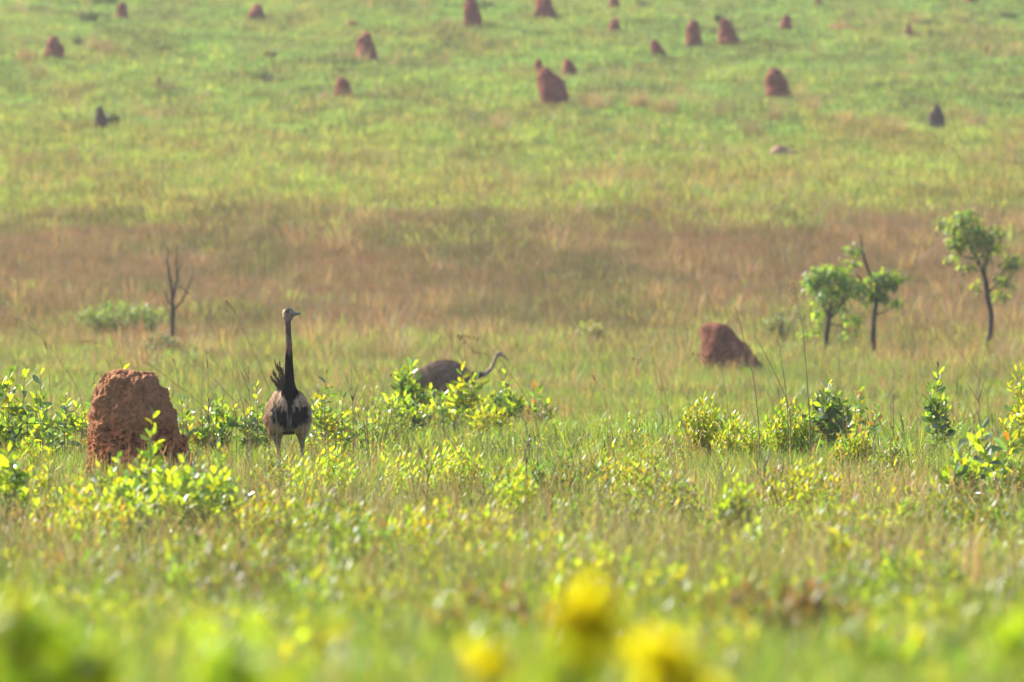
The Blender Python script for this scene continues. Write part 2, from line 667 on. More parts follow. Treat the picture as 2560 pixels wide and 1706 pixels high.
G1 = [(.085, .18, .018), (.13, .23, .022), (.05, .12, .02), (.15, .23, .022), (.11, .19, .03), (.20, .24, .04), (.04, .085, .02), (.08, .19, .04)]
G2 = [(.24, .19, .075), (.27, .20, .10), (.20, .15, .06), (.20, .20, .05), (.13, .17, .03)]
GY = [(.17, .23, .02), (.14, .21, .018), (.12, .21, .02), (.26, .27, .02)]
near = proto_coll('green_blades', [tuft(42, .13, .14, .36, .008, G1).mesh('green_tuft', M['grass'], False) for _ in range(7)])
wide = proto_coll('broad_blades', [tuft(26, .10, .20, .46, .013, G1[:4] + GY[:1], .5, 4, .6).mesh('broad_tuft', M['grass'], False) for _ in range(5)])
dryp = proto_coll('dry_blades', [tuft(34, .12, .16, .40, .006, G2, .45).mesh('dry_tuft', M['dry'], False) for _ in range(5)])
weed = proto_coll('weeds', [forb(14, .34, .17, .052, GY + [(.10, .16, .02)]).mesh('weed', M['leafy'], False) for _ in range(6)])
twg = proto_coll('twigs', [twigs(5, .42).mesh('twig_clump', M['twig'], False) for _ in range(4)])
seed = proto_coll('seed_stems', [seed_tuft(7, .15, .45, .75, [(.20, .17, .07), (.14, .14, .05)], [(.30, .20, .10), (.26, .15, .09)]).mesh('seed_clump', M['dry'], False) for _ in range(4)])

lowdark = proto_coll('dark_weeds', [forb(16, .34, .22, .05, cs, (.08, .06, .04)).mesh('dark_weed', M['leafy'], False) for cs in ([(.05, .09, .02), (.07, .11, .02)], [(.09, .075, .035), (.07, .08, .03)], [(.12, .08, .045), (.09, .07, .04)], [(.06, .10, .02)])])
scatter('dark_weeds', np.concatenate([band(26, 58, 4.5, clump=(.5, .08), mask=clearing), band(58, 110, 1.2, clump=(.4, .1))]), lowdark, 4, .45, 1.0, 'dull dark green and brownish weeds low among the near grass')
bigweed = proto_coll('tall_weeds', [forb(18, .5, .22, .065, cs).mesh('tall_weed', M['leafy'], False) for cs in (GY, GY, G1[:3], GY + G1[:2], [(.16, .11, .05), (.14, .12, .04)], [(.10, .16, .02), (.08, .13, .02)])])
pale = proto_coll('pale_stems', [tuft(30, .16, .25, .60, .007, [(.30, .24, .14), (.34, .26, .17), (.24, .20, .10), (.20, .20, .06), (.22, .14, .09)], .4).mesh('pale_stem_clump', M['dry'], False) for _ in range(5)])
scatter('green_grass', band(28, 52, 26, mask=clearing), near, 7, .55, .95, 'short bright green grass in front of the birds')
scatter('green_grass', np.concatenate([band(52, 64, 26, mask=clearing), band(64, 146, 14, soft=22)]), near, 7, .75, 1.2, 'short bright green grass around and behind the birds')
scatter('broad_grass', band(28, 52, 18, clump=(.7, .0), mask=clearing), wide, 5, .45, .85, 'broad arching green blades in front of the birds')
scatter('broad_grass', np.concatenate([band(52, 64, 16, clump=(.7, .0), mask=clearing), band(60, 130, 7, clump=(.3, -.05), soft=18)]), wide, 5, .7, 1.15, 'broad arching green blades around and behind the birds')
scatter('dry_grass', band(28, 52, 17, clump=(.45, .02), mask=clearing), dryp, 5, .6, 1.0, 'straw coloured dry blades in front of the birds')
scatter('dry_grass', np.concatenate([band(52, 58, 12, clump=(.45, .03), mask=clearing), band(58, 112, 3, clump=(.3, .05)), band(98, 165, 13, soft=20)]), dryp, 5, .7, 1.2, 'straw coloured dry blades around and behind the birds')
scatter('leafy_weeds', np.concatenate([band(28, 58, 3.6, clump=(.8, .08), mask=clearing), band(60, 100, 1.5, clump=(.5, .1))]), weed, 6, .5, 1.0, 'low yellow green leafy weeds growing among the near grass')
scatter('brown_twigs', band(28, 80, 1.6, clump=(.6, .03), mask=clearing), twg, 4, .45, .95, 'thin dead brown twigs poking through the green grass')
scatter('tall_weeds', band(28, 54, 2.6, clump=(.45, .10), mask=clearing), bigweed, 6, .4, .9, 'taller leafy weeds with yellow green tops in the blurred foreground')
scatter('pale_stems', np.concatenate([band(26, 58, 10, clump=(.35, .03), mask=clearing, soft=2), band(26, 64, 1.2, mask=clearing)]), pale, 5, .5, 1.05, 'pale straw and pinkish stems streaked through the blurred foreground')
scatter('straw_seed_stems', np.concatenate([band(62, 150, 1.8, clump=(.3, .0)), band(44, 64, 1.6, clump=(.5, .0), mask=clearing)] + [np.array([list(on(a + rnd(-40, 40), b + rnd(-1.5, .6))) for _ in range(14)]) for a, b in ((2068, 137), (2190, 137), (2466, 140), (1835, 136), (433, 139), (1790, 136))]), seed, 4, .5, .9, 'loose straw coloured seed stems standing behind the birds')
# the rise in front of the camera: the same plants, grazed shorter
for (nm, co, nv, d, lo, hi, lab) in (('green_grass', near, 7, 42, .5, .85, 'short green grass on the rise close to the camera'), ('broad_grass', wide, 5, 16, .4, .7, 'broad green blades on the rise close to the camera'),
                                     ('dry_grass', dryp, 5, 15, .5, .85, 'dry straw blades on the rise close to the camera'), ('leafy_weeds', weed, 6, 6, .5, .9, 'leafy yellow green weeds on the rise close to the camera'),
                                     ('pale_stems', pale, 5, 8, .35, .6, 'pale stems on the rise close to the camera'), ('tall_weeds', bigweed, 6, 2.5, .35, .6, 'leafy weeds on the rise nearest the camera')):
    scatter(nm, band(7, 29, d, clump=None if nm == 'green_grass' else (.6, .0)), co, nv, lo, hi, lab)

BR = [(.19, .095, .070), (.24, .125, .095), (.15, .08, .06), (.17, .115, .065), (.11, .11, .045)]
brown = proto_coll('brown_blades', [tuft(34, .26, .18, .50, .014, BR, .35).mesh('brown_tuft', M['dry'], False) for _ in range(6)])
scatter('brown_grass', np.concatenate([band(144, 190, 18, soft=13), band(152, 190, 9, clump=(.22, .02), soft=8), band(118, 160, 1.6, clump=(.2, .05), soft=15)]), brown, 6, .7, 1.1,
        'tall reddish brown dry grass filling the dip below the hillside')
HG = [(.115, .22, .05), (.15, .26, .06), (.095, .20, .055), (.18, .28, .06), (.12, .18, .06), (.07, .13, .05)]
OL = [(.17, .24, .045), (.20, .25, .055), (.13, .20, .04), (.24, .28, .055), (.19, .16, .07), (.09, .13, .04)]
hill = proto_coll('hill_blades', [tuft(34, .36, .08, .24, .028, HG, .6).mesh('hill_tuft', M['hill_grass'], False) for _ in range(6)])
oliv = proto_coll('olive_blades', [tuft(34, .34, .15, .42, .022, OL, .5).mesh('olive_tuft', M['hill_grass'], False) for _ in range(5)])
dk = proto_coll('dark_blades', [tuft(26, .45, .10, .34, .03, [(.05, .10, .02), (.06, .085, .03), (.09, .12, .03)], .6).mesh('dark_tuft', M['hill_grass'], False) for _ in range(4)])
scatter('dark_grass', np.concatenate([band(205, 340, 2.2, clump=(.45, .16), soft=10), band(205, 340, 1.0, clump=(.12, .14), soft=10), band(60, 205, 1.6, clump=(.4, .1), soft=10)]), dk, 4, .5, 1.4, 'darker green tussocks dotted over the far hillside')
scatter('hill_grass', np.concatenate([band(196, 345, 5.0, soft=22), band(104, 168, 4.5, clump=(.2, .02), soft=12), band(160, 200, 1.5, clump=(.2, .1), soft=12)]), hill, 6, .7, 1.3, 'short light green grass covering the far hillside')
scatter('olive_grass', np.concatenate([band(174, 236, 8, soft=18), band(215, 335, 1.6, clump=(.1, .05), soft=10), band(108, 166, 5, clump=(.12, -.08), soft=15)]), oliv, 5, .7, 1.3,
        'yellow olive grass between the brown dip and the green hillside')
pk = proto_coll('pink_blades', [tuft(26, .22, .4, 1.0, .016, [(.30, .18, .12), (.27, .20, .11)], .2).mesh('pink_tuft', M['dry'], False) for _ in range(4)])
pkp = [hit(a, b) for a, b in ((1478, 278), (1500, 282), (1585, 275), (1598, 278), (1660, 290), (1672, 292), (1890, 345), (1922, 308), (2035, 290), (2105, 325), (2205, 318), (2240, 345),
                              (2520, 400), (1815, 290), (1240, 340), (950, 430), (1150, 410), (1625, 460), (2440, 330), (420, 235), (250, 130), (265, 140), (60, 160), (90, 200), (1770, 440))]
scatter('pink_grass', np.concatenate([np.array([list(p + Vector((rnd(-.3, .3), rnd(-.5, .5), 0))) for p in pkp for _ in range(8)]), band(198, 330, .10, clump=(.08, .05)), band(112, 215, .8, clump=(.25, .1), soft=8)]), pk, 4, .6, 1.1,
        'scattered pinkish dry tufts standing on the far hillside')


# ---------------------------------------------------------------- termite mounds
def make_mound(name, loc, wpx, hpx, lean, label, mat, flat=.45, parts=None, seed=0, rows=None, det=1):
    """wpx,hpx in metres here; lean shifts the top sideways (metres)"""
    mb = MB()
    nr, na = int(16 * det), int(26 * det)
    H = hpx
    for i in range(nr + 1):
        t = i / nr
        if rows:
            l = np.interp(t, [r[0] for r in rows], [r[1] for r in rows])
            r_ = np.interp(t, [r[0] for r in rows], [r[2] for r in rows])
            cx, hw = (l + r_) / 2, (r_ - l) / 2
        else:
            hw = wpx / 2 * 1.06 * max(1 - t ** (1.6 + flat * 5), 0) ** .5 * (1 - .34 * t)
            cx = lean * t ** 1.2
        if i == nr:
            hw = max(hw * .3, .001)
        for j in range(na):
            a = 2 * math.pi * j / na
            p = Vector((cx + hw * math.cos(a), hw * .9 * math.sin(a), H * t - (.15 if i == 0 else 0)))
            q = p + Vector((seed * 7.3, seed * 3.1, 0))
            s = max(wpx, .5)
            d = noise.noise(q * (2.2 / s)) * (.05 if rows else .13) * s + noise.noise(q * (6 / s)) * .05 * s
            if det > 5:
                d += noise.noise(q * 9) * .026 + noise.noise(q * 34) * .015 + noise.noise(Vector((q.x * 40, q.y * 40, q.z * 90))) * .012 - max(0, noise.noise(q * 22 + Vector((9, 0, 0))) - .12) * ((.035 + .035 * t) if det > 5 else .04)
            nrm = Vector((math.cos(a), math.sin(a), .3 + t * t * 1.2)).normalized()
            p += nrm * d * (min(1, hw / (wpx * .18)))
            mb.v.append(p)
            mb.c.append((1, 1, 1))
    for i in range(nr):
        for j in range(na):
            j2 = (j + 1) % na
            mb.f.append((i * na + j, i * na + j2, (i + 1) * na + j2, (i + 1) * na + j))
    mb.f.append(tuple(nr * na + j for j in range(na)))
    o = mb.build(name, mat, None)
    o.location = loc
    return tag(o, label, 'termite mound', 'red termite mounds')


# big near mound (outline measured against the photograph)
Yb = 56
k = Yb / F
bigrows = []
for (py, xl, xr) in ((1276, 205, 492), (1200, 214, 494), (1143, 219, 478), (1100, 216, 458), (1073, 221, 450), (1016, 229, 430), (985, 241, 410), (963, 252, 392), (949, 270, 370), (941, 290, 346), (937, 308, 330)):
    bigrows.append(((1276 - py) / (1276 - 936.), (xl - 337) * k, (xr - 337) * k))
m0 = make_mound('termite_mound', on(337, Yb), .74, (1276 - 936) * k, 0, 'large rough red brown termite mound standing in near grass left of the tall bird', M['mound'], rows=bigrows, det=9, seed=3)
m0['group'] = 'red termite mounds'

RM = [  # cx, base_y, width, height (photo px), lean px, label, material
    (1835, 925, 150, 118, -35, 'broad red brown termite mound sloping down to the right, left of the two small trees', 'mound_brown'),
    (137, 150, 48, 54, -4, 'rounded dark red mound near the left edge of the hillside', 'mound_far'),
    (306, 54, 30, 44, -2, 'small upright red mound high on the left hillside', 'mound_far'),
    (641, 56, 40, 40, 0, 'small domed red mound alone high on the hillside, left of the picture centre', 'mound_far'),
    (914, 152, 54, 64, 0, 'pointed red mound with shadow at its right, above the one with a pale patch', 'mound_far'),
    (860, 255, 48, 54, -4, 'conical red brown mound with a pale tan patch of earth at its left foot', 'mound_far'),
    (256, 335, 34, 60, -8, 'dark leaning mound with a small green shrub on its right, lowest on the left hillside', 'mound_grey'),
    (1182, 74, 40, 92, -8, 'tall narrow red mound cut by the top edge of the picture, leaning left', 'mound_far'),
    (1364, 48, 50, 66, -12, 'wide based red mound at top centre right of the tall narrow one', 'mound_far'),
    (1536, 28, 28, 34, -2, 'small cone shaped mound at the top edge, directly above a smaller round one', 'mound_far'),
    (1535, 82, 30, 28, 0, 'small round red mound directly below the cone at the top edge', 'mound_far'),
    (1647, 148, 32, 42, -12, 'small left leaning red mound alone below the tall twin tapered mounds', 'mound_far'),
    (1737, 120, 40, 66, -8, 'tapered red mound with narrow top, left one of two similar tall mounds', 'mound_far'),
    (1826, 116, 48, 62, -16, 'left leaning tapered red mound with shadow at right, right one of two similar tall mounds', 'mound_far'),
    (1966, 82, 30, 40, 0, 'small upright red mound beside a reddish streak of bare soil', 'mound_far'),
    (2045, 18, 22, 18, 0, 'tiny low red mound near the top edge right of centre', 'mound_far'),
    (1925, 8, 28, 16, 0, 'red mound mostly cut off by the top edge above the small upright one', 'mound_far'),
    (2430, 10, 32, 26, 0, 'red mound cut by the top edge near the right corner', 'mound_far'),
    (2274, 97, 24, 30, -2, 'small conical red mound with a tiny one behind its right shoulder', 'mound_far'),
    (2290, 72, 14, 16, 0, 'tiny red mound behind the right shoulder of a small conical one', 'mound_far'),
    (1347, 196, 30, 42, 0, 'small red mound just behind the top of the largest leaning hillside mound', 'mound_far'),
    (1422, 202, 40, 46, -2, 'rounded red mound right of the largest leaning hillside mound', 'mound_far'),
    (1390, 272, 70, 96, -28, 'largest hillside mound, red and leaning left above a dark shadow', 'mound_far'),
    (1952, 247, 62, 70, -22, 'fat rounded red mound leaning left alone on the right hillside', 'mound_far'),
    (2343, 340, 42, 72, -4, 'grey brown upright oval mound low on the right hillside', 'mound_grey'),
    (878, 72, 30, 14, 0, 'very low flat reddish mound above the pointed one with a shadow', 'mound_far'),
    (2468, 138, 12, 18, 0, 'tiny reddish stub of a mound alone near the right edge', 'mound_far'),
    (668, 213, 22, 16, 4, 'tiny dark stub of a mound at the foot of a small green shrub', 'mound_grey'),
    (398, 225, 16, 22, 0, 'tiny brown stub of a mound right of the lower left dark one', 'mound_grey'),
    (1962, 402, 74, 26, -6, 'long low pinkish mound at the foot of the green hillside', 'mound_tan'),
    (540 // 2, 134, 26, 20, 0, 'small brown mound in dry grass right of the rounded dark red one', 'mound_grey'),
]
for i, (cx, by, wp, hp, ln, lab, mt) in enumerate(RM):
    p = hit(cx, by)
    k = p.y / F
    rows2 = None
    if i == 0:
        p = on(1835, 129)
        k = 129 / F
        gy = 723 + (CAMZ - p.z) / k
        rows2 = [((gy - py) / (gy - 806), (xl - 1835) * k, (xr - 1835) * k) for (py, xl, xr) in ((gy, 1758, 1950), (925, 1757, 1914), (880, 1750, 1880), (850, 1751, 1856), (826, 1753, 1834), (812, 1757, 1812))]
        hp = gy - 806
    make_mound('termite_mound', p, wp * k * 1.12, hp * k + (0 if rows2 else .12), ln * k, lab, M[mt], seed=i + 5, flat=rnd(.15, .45), rows=rows2, det=1)
# pale patch of earth beside one mound and reddish streak
for (cx, by, wp, hp, lab) in ((812, 250, 70, 9, 'pale tan patch of spilled earth beside a conical red brown mound'), (2105, 76, 110, 8, 'reddish streak of bare soil right of a small upright mound')):
    p = hit(cx, by)
    k = p.y / F
    mb = MB()
    n = 20
    mb.v.append(Vector((0, 0, hp * k)))
    for r in (.5, 1):
        for j in range(n):
            a = 6.283 * j / n
            q = Vector((math.cos(a) * wp * k * .5 * r, math.sin(a) * wp * k * .9 * r, 0))
            q *= 1 + .25 * noise.noise(q * 3)
            q.z = hp * k * (1 - r) + gz(p.x + q.x, p.y + q.y) - p.z + (.12 if r < 1 else -.02)
            mb.v.append(q)
    mb.c = [(1, 1, 1)] * len(mb.v)
    for j in range(n):
        mb.f.append((0, 1 + j, 1 + (j + 1) % n))
        mb.f.append((1 + j, 1 + n + j, 1 + n + (j + 1) % n, 1 + (j + 1) % n))
    o = mb.build('bare_soil', M['mound_tan'] if wp < 100 else M['mound_far'])
    o.location = p
    tag(o, lab, 'soil')


# ---------------------------------------------------------------- leaf meshes shared by the shrubs
def leaf_mesh(mat, wd, droop, fold):
    mb = MB()
    mb.leaf(Vector((0, 0, 0)), Vector((0, 0, 1)), Vector((0, 1, 0)), 1.0, wd, (1, 1, 1), fold, droop)
    return mb.mesh('leaf', M[mat])


LEAF = {}
for mt in ('leaf_green', 'leaf_lime', 'leaf_yellow', 'leaf_orange', 'leaf_dark', 'leaf_gold'):
    LEAF[mt] = [leaf_mesh(mt, wd, dr, fo) for wd, dr, fo in ((.42, .12, .3), (.48, .3, .2), (.36, -.05, .35))]
PAL = {
    'glossy': ['leaf_green'] * 6 + ['leaf_lime'] * 3 + ['leaf_yellow'] + ['leaf_dark'],
    'bright': ['leaf_green'] * 4 + ['leaf_lime'] * 6 + ['leaf_yellow'] * 1,
    'yellow': ['leaf_yellow'] * 5 + ['leaf_lime'] * 3 + ['leaf_green'],
    'autumn': ['leaf_green'] * 5 + ['leaf_lime'] * 2 + ['leaf_yellow'] * 3 + ['leaf_orange'] * 1,
    'dark': ['leaf_dark'] * 5 + ['leaf_green'] * 4 + ['leaf_lime'],
    'gold': ['leaf_gold'],
    'fresh': ['leaf_lime'],
}


def put_leaf(parent, p, d, size, mat):
    me = random.choice(LEAF[mat])
    o = bpy.data.objects.new('leaf', me)
    C.objects.link(o)
    o.parent = parent
    q = d.normalized().to_track_quat('Z', 'Y')
    o.rotation_mode = 'QUATERNION'
    o.rotation_quaternion = q @ Vector((0, 0, 1)).rotation_difference(Vector((0, 0, 1))) @ __import__('mathutils').Quaternion((0, 0, 1), rnd(0, 6.283))
    o.location = p
    o.scale = (size, size, size)


def shrub(px, Y, top, width, label, pal='glossy', shoots=7, leaf=.10, nl=12, name='leafy_shrub', low=.4, tips=None, group='leafy shrubs'):
    """top: photograph row of its highest leaf; width in metres"""
    base = on(px, Y)
    h = CAMZ + (723 - top) / F * Y - base.z
    t = thing(name, base, label, 'shrub', group)
    mb = MB()
    shoots = int(shoots * 1.5)
    for s in range(shoots):
        a = s * 2.4 + rnd(-.4, .4)
        r = width * .62 * (0 if s == 0 else math.sqrt((s + .3) / shoots))
        hh = h * (1 if s == 0 else rnd(.55, 1.0) * (1 - .3 * (r / width) ** 2)) - leaf * .7
        q = Vector((math.cos(a) * r, math.sin(a) * r, hh))
        b = Vector((math.cos(a) * r * .3, math.sin(a) * r * .3, -.03))
        mid = b.lerp(q, .5) + Vector((math.cos(a), math.sin(a), 0)) * r * .2 + rv(.02)
        mb.tube([b, mid, q], [.006, .0045, .0025], (1, 1, 1), 5, False)
        arms = [(mid, q, nl, low)]
        for z in range(2 if nl > 9 else 1):        # short side shoots ending in rosettes
            o = mid.lerp(q, rnd(0, .6))
            aa = rnd(0, 6.283)
            e = o + Vector((math.cos(aa), math.sin(aa), rnd(.7, 1.5))).normalized() * leaf * rnd(.8, 1.5)
            mb.tube([o, e], [.003, .002], (1, 1, 1), 4, False)
            arms.append((o, e, 6, .3))
        for ai, (m0_, q0, cnt, lo) in enumerate(arms):
            for i in range(cnt):
                f = lo + (1 - lo) * (i / (cnt - 1)) ** .75
                if ai == 0:
                    p = b.lerp(m0_, f * 2) if f < .5 else m0_.lerp(q0, f * 2 - 1)
                else:
                    p = m0_.lerp(q0, f)
                ang = i * 2.4 + s
                upn = .15 + 1.6 * (i / cnt) ** 1.5
                d = Vector((math.cos(ang), math.sin(ang), upn + rnd(-.3, .3)))
                m = random.choice(PAL[pal])
                if i > cnt * .6 and pal in ('glossy', 'dark') and random.random() < .55:
                    m = 'leaf_lime'
                put_leaf(t, p, d, leaf * rnd(.65, 1.2) * (1 if i < cnt - 2 else .8), m)
    mb.build('stem', M['twig'], t)
    return t


def fine_shrub(px, Y, top, width, label, cols, n=60, leaf=.045, name='small_leaved_shrub', group='small leaved shrubs', mat='leafy', low=.3, depth=None):
    base = on(px, Y)
    h = CAMZ + (723 - top) / F * Y - base.z
    t = thing(name, base, label, 'shrub', group)
    st, fo = MB(), MB()
    dp = depth or width
    for s in range(n):
        a = rnd(0, 6.283)
        r = math.sqrt(random.random())
        q = Vector((math.cos(a) * r * width / 2, math.sin(a) * r * dp / 2, h * (rnd(.75, 1) * (1 - .35 * r * r))))
        b = Vector((q.x * .2, q.y * .2, -.02))
        mid = b.lerp(q, .55) + rv(.02)
        if s % 5 == 0:
            st.tube([b, mid, q], [.006, .004, .0015], (1, 1, 1), 4, False)
        nn = 16
        for i in range(nn):
            f = low + (1 - low) * i / (nn - 1)
            p = b.lerp(mid, f / .55) if f < .55 else mid.lerp(q, (f - .55) / .45)
            ang = i * 2.4 + s
            d = Vector((math.cos(ang), math.sin(ang), rnd(.6, 1.8)))
            col = random.choice(cols)
            fo.blade([p, p + d.normalized() * leaf * .5, p + d.normalized() * leaf * rnd(.8, 1.3)], [leaf * .2, leaf * .36],
                     Vector((-math.sin(ang), math.cos(ang), 0)), tuple(c * rnd(.7, 1.3) for c in col))
    st.build('stem', M['twig'], t)
    fo.build('foliage', M[mat], t, kind='stuff', smooth=False)
    return t


LIME = [(.24, .28, .02), (.30, .31, .02), (.18, .25, .02)]
OLV = [(.14, .17, .03), (.18, .21, .03), (.10, .14, .02)]
GRY = [(.11, .13, .05), (.14, .16, .07), (.09, .11, .04)]
# broad-leaved, around the focus plane
shrub(25, 64, 902, .42, 'glossy green shrub cut by left edge of the picture', 'glossy', 10, .11, 15)
shrub(102, 63, 917, .14, 'slim upright bright green sprig between left edge and the large mound', 'bright', 3, .10, 12)
shrub(165, 65, 975, .42, 'low dark glossy shrub with yellow tips left of the large mound', 'glossy', 9, .09, 12)
shrub(305, 62, 893, .28, 'green leafy crown showing just above the top of the large mound', 'glossy', 6, .10, 10)
shrub(236, 62, 925, .14, 'small shrub with orange tips against the left shoulder of the large mound', 'autumn', 3, .08, 9)
shrub(350, 63, 915, .14, 'yellow green sprig above the right end of the large mound top', 'yellow', 3, .08, 8)
shrub(412, 64, 955, .16, 'yellow leaved sprig at the right shoulder of the large mound', 'yellow', 4, .08, 10)
shrub(470, 66, 972, .34, 'low autumn tinted shrub right of the large mound', 'autumn', 7, .09, 11)
shrub(540, 66, 968, .34, 'glossy low shrub midway between large mound and tall bird', 'glossy', 8, .09, 11)
shrub(640, 66, 950, .26, 'dark green shrub with yellow leaves close behind left of tall bird', 'glossy', 6, .09, 11)
shrub(815, 68, 922, .30, 'shrub with orange tipped leaves just right of the tall bird', 'autumn', 7, .09, 12)
shrub(870, 70, 1000, .35, 'low mixed green shrub a little right of the tall bird', 'glossy', 7, .08, 11)
shrub(1030, 82, 888, .30, 'tall glossy shrub covering the tail of the far bird', 'glossy', 8, .13, 14)
shrub(1010, 78, 975, .50, 'wide low glossy shrub below the tail of the far bird', 'glossy', 9, .11, 11)
shrub(1075, 86, 955, .34, 'glossy shrub right below the body of the far bird', 'glossy', 9, .11, 12)
shrub(1155, 82, 893, .26, 'yellow leaved shrub in front of the chest of the far bird', 'yellow', 6, .13, 13)
shrub(1105, 80, 985, .50, 'low bright shrub right under the belly of the far bird', 'bright', 9, .11, 11)
shrub(1262, 82, 915, .30, 'dark glossy shrub under the head of the far bird', 'glossy', 7, .12, 13)
shrub(1210, 78, 995, .34, 'bright yellow green low shrub below the neck of the far bird', 'yellow', 6, .10, 11)
shrub(1335, 84, 950, .40, 'shrub with orange and red leaves right of the far bird', 'autumn', 9, .11, 12)
shrub(2070, 70, 943, .34, 'dark round glossy shrub beyond the lime bushes in right field', 'dark', 10, .11, 14)
shrub(2150, 72, 965, .36, 'thin shrub with orange shoots right of the dark round shrub', 'autumn', 6, .08, 9)
shrub(2345, 70, 900, .16, 'slim upright shrub with yellow top and dark lower leaves', 'dark', 4, .11, 16, low=.3)
shrub(2552, 68, 900, .14, 'yellow sprig cut by the right edge of the picture', 'yellow', 3, .1, 12)
shrub(2455, 50, 1040, .42, 'large leaved shrub at right, slightly blurred', 'glossy', 5, .13, 9, low=.62)
shrub(2395, 49, 1100, .20, 'small large leaved shrub left beside the right hand blurred one', 'glossy', 5, .11, 10)
shrub(2520, 51, 1065, .25, 'large leaved shrub with yellow leaves near right edge', 'autumn', 4, .12, 9, low=.6)
shrub(2560, 64, 970, .2, 'low yellow leaved shrub at right edge behind the large leaved ones', 'yellow', 4, .1, 10)
# in front of the big mound
shrub(382, 45, 1008, .15, 'tall yellow green shoot rising in front of the large mound', 'bright', 3, .09, 15, low=.25)
shrub(350, 43, 1110, .50, 'bushy yellow green shrub at the front foot of the large mound', 'bright', 14, .07, 13)
shrub(460, 42, 1125, .42, 'dense green shrub before the right foot of the large mound', 'bright', 13, .075, 14)
shrub(545, 43, 1090, .34, 'blurred green shrub with yellow tips right of the mound foot', 'glossy', 9, .07, 12)
shrub(250, 43, 1150, .36, 'shrub with fine yellow shoots before left foot of the large mound', 'bright', 10, .065, 13)
shrub(120, 46, 1120, .42, 'yellowish spreading shrub in lower left field', 'yellow', 10, .06, 12)
shrub(20, 44, 1105, .30, 'dark leafy shrub low at the left edge', 'glossy', 8, .09, 11)
shrub(310, 41, 1190, .35, 'front row dark green shrub under the mound foot', 'glossy', 10, .07, 13)
shrub(1838, 39, 1180, .15, 'rounded green column shrub standing alone in right foreground', 'glossy', 16, .06, 22, low=.2)
shrub(1890, 35, 1290, .3, 'low bright shrub right of the green column shrub', 'bright', 8, .06, 11)
shrub(1500, 30, 1345, .34, 'blurred yellow shrub in lower middle foreground', 'yellow', 9, .06, 11)
shrub(1400, 27, 1425, .34, 'blurred lime shrub left of the lower middle yellow one', 'bright', 8, .06, 11)
shrub(2105, 33, 1290, .26, 'blurred yellow leaved shrub in lower right foreground', 'yellow', 7, .06, 11)
shrub(2280, 30, 1350, .3, 'blurred green and yellow shrub toward the right bottom', 'bright', 8, .06, 11)
shrub(2230, 41, 1215, .12, 'single yellow topped sprig in right foreground', 'yellow', 3, .06, 9)
shrub(1700, 28, 1395, .45, 'low wide yellowish shrub below the green column shrub', 'yellow', 9, .05, 11)
# small-leaved
fine_shrub(1770, 64, 978, .60, 'dense lime green small leaved shrub in right field', LIME, 80, .06, low=.5)
fine_shrub(1850, 63, 1035, .55, 'low flat lime shrub right beside the taller dense lime one', LIME, 60, .055, low=.5)
fine_shrub(1975, 64, 990, .50, 'fluffy lime shrub below the dark round shrub', LIME, 75, .06, low=.5)
fine_shrub(2130, 60, 1062, .42, 'low lime weed patch below and right of the dark round shrub', LIME, 55, .055, low=.5)
fine_shrub(2230, 56, 1075, .3, 'low green weed bush toward the right in front of lime patches', OLV, 35)
fine_shrub(1000, 50, 1092, .40, 'wispy lime branched bush in grass right of the tall bird', LIME, 26, .04)
fine_shrub(1270, 46, 1120, .30, 'blurred soft green bush in centre foreground', OLV, 35, .045)
fine_shrub(1290, 43, 1150, .26, 'blurred lime bush in centre foreground just in front of soft green bush', LIME, 40, .045)
fine_shrub(930, 68, 940, .50, 'airy olive bush between the two birds', OLV, 40, .045)
fine_shrub(990, 72, 985, .40, 'airy olive bush at the foot of the glossy shrubs left of the far bird', OLV, 35, .045)
fine_shrub(1580, 62, 1000, .35, 'thin airy brownish bush in mid field', OLV, 20, .04)
fine_shrub(1690, 60, 1060, .3, 'airy olive bush beside the seed stalks in mid field', OLV, 20, .04)
fine_shrub(75, 58, 1085, .3, 'fine leaved olive tuft left of the large mound', LIME, 45, .05)
for (a_, y_, t_, w_, l_, c_) in ((700, 52, 1125, .34, 'low olive bush just before the feet of the tall bird', OLV), (815, 50, 1105, .36, 'wispy lime bush a little right of the tall bird legs', LIME),
                                 (1130, 52, 1085, .36, 'low lime bush in the grass under the far bird shrubs', LIME), (1430, 50, 1100, .40, 'airy olive bush in the centre right of the soft green bush', OLV),
                                 (1570, 51, 1085, .36, 'low lime bush in centre right of the field', LIME), (1655, 45, 1135, .36, 'blurred olive bush left of the green column shrub', OLV),
                                 (2010, 46, 1120, .42, 'blurred lime bush right of the green column shrub', LIME), (1490, 42, 1190, .40, 'blurred green bush between centre and column shrub', OLV),
                                 (690, 41, 1205, .40, 'blurred lime bush between mound shrubs and centre', LIME), (830, 39, 1225, .44, 'blurred olive bush below the tall bird to the right', OLV),
                                 (1100, 38, 1225, .44, 'blurred lime bush in the lower middle left of centre', LIME), (200, 40, 1215, .44, 'blurred lime bush under the left foot of the large mound', LIME),
                                 (2400, 42, 1200, .44, 'blurred olive bush below the large leaved shrub at right', OLV), (1330, 34, 1300, .44, 'blurred yellow green bush in the lower centre', LIME),
                                 (560, 34, 1295, .46, 'blurred olive bush low in the left foreground', OLV), (2080, 37, 1235, .40, 'blurred olive bush in the right foreground', OLV)):
    fine_shrub(a_, y_, t_ + 8, w_ * 1.7, l_, c_, 48, .05, low=.45)
fine_shrub(900, 34, 1275, .5, 'blurred olive bush in left centre foreground', OLV, 55, .05)
fine_shrub(1950, 23, 1450, .6, 'blurred brown leaved bush in lower right foreground', [(.16, .11, .045), (.13, .12, .03), (.11, .08, .04)], 70, .05)
fine_shrub(1250, 23, 1450, .5, 'blurred olive brown bush in lower middle foreground', [(.16, .14, .045), (.13, .14, .03)], 60, .05)
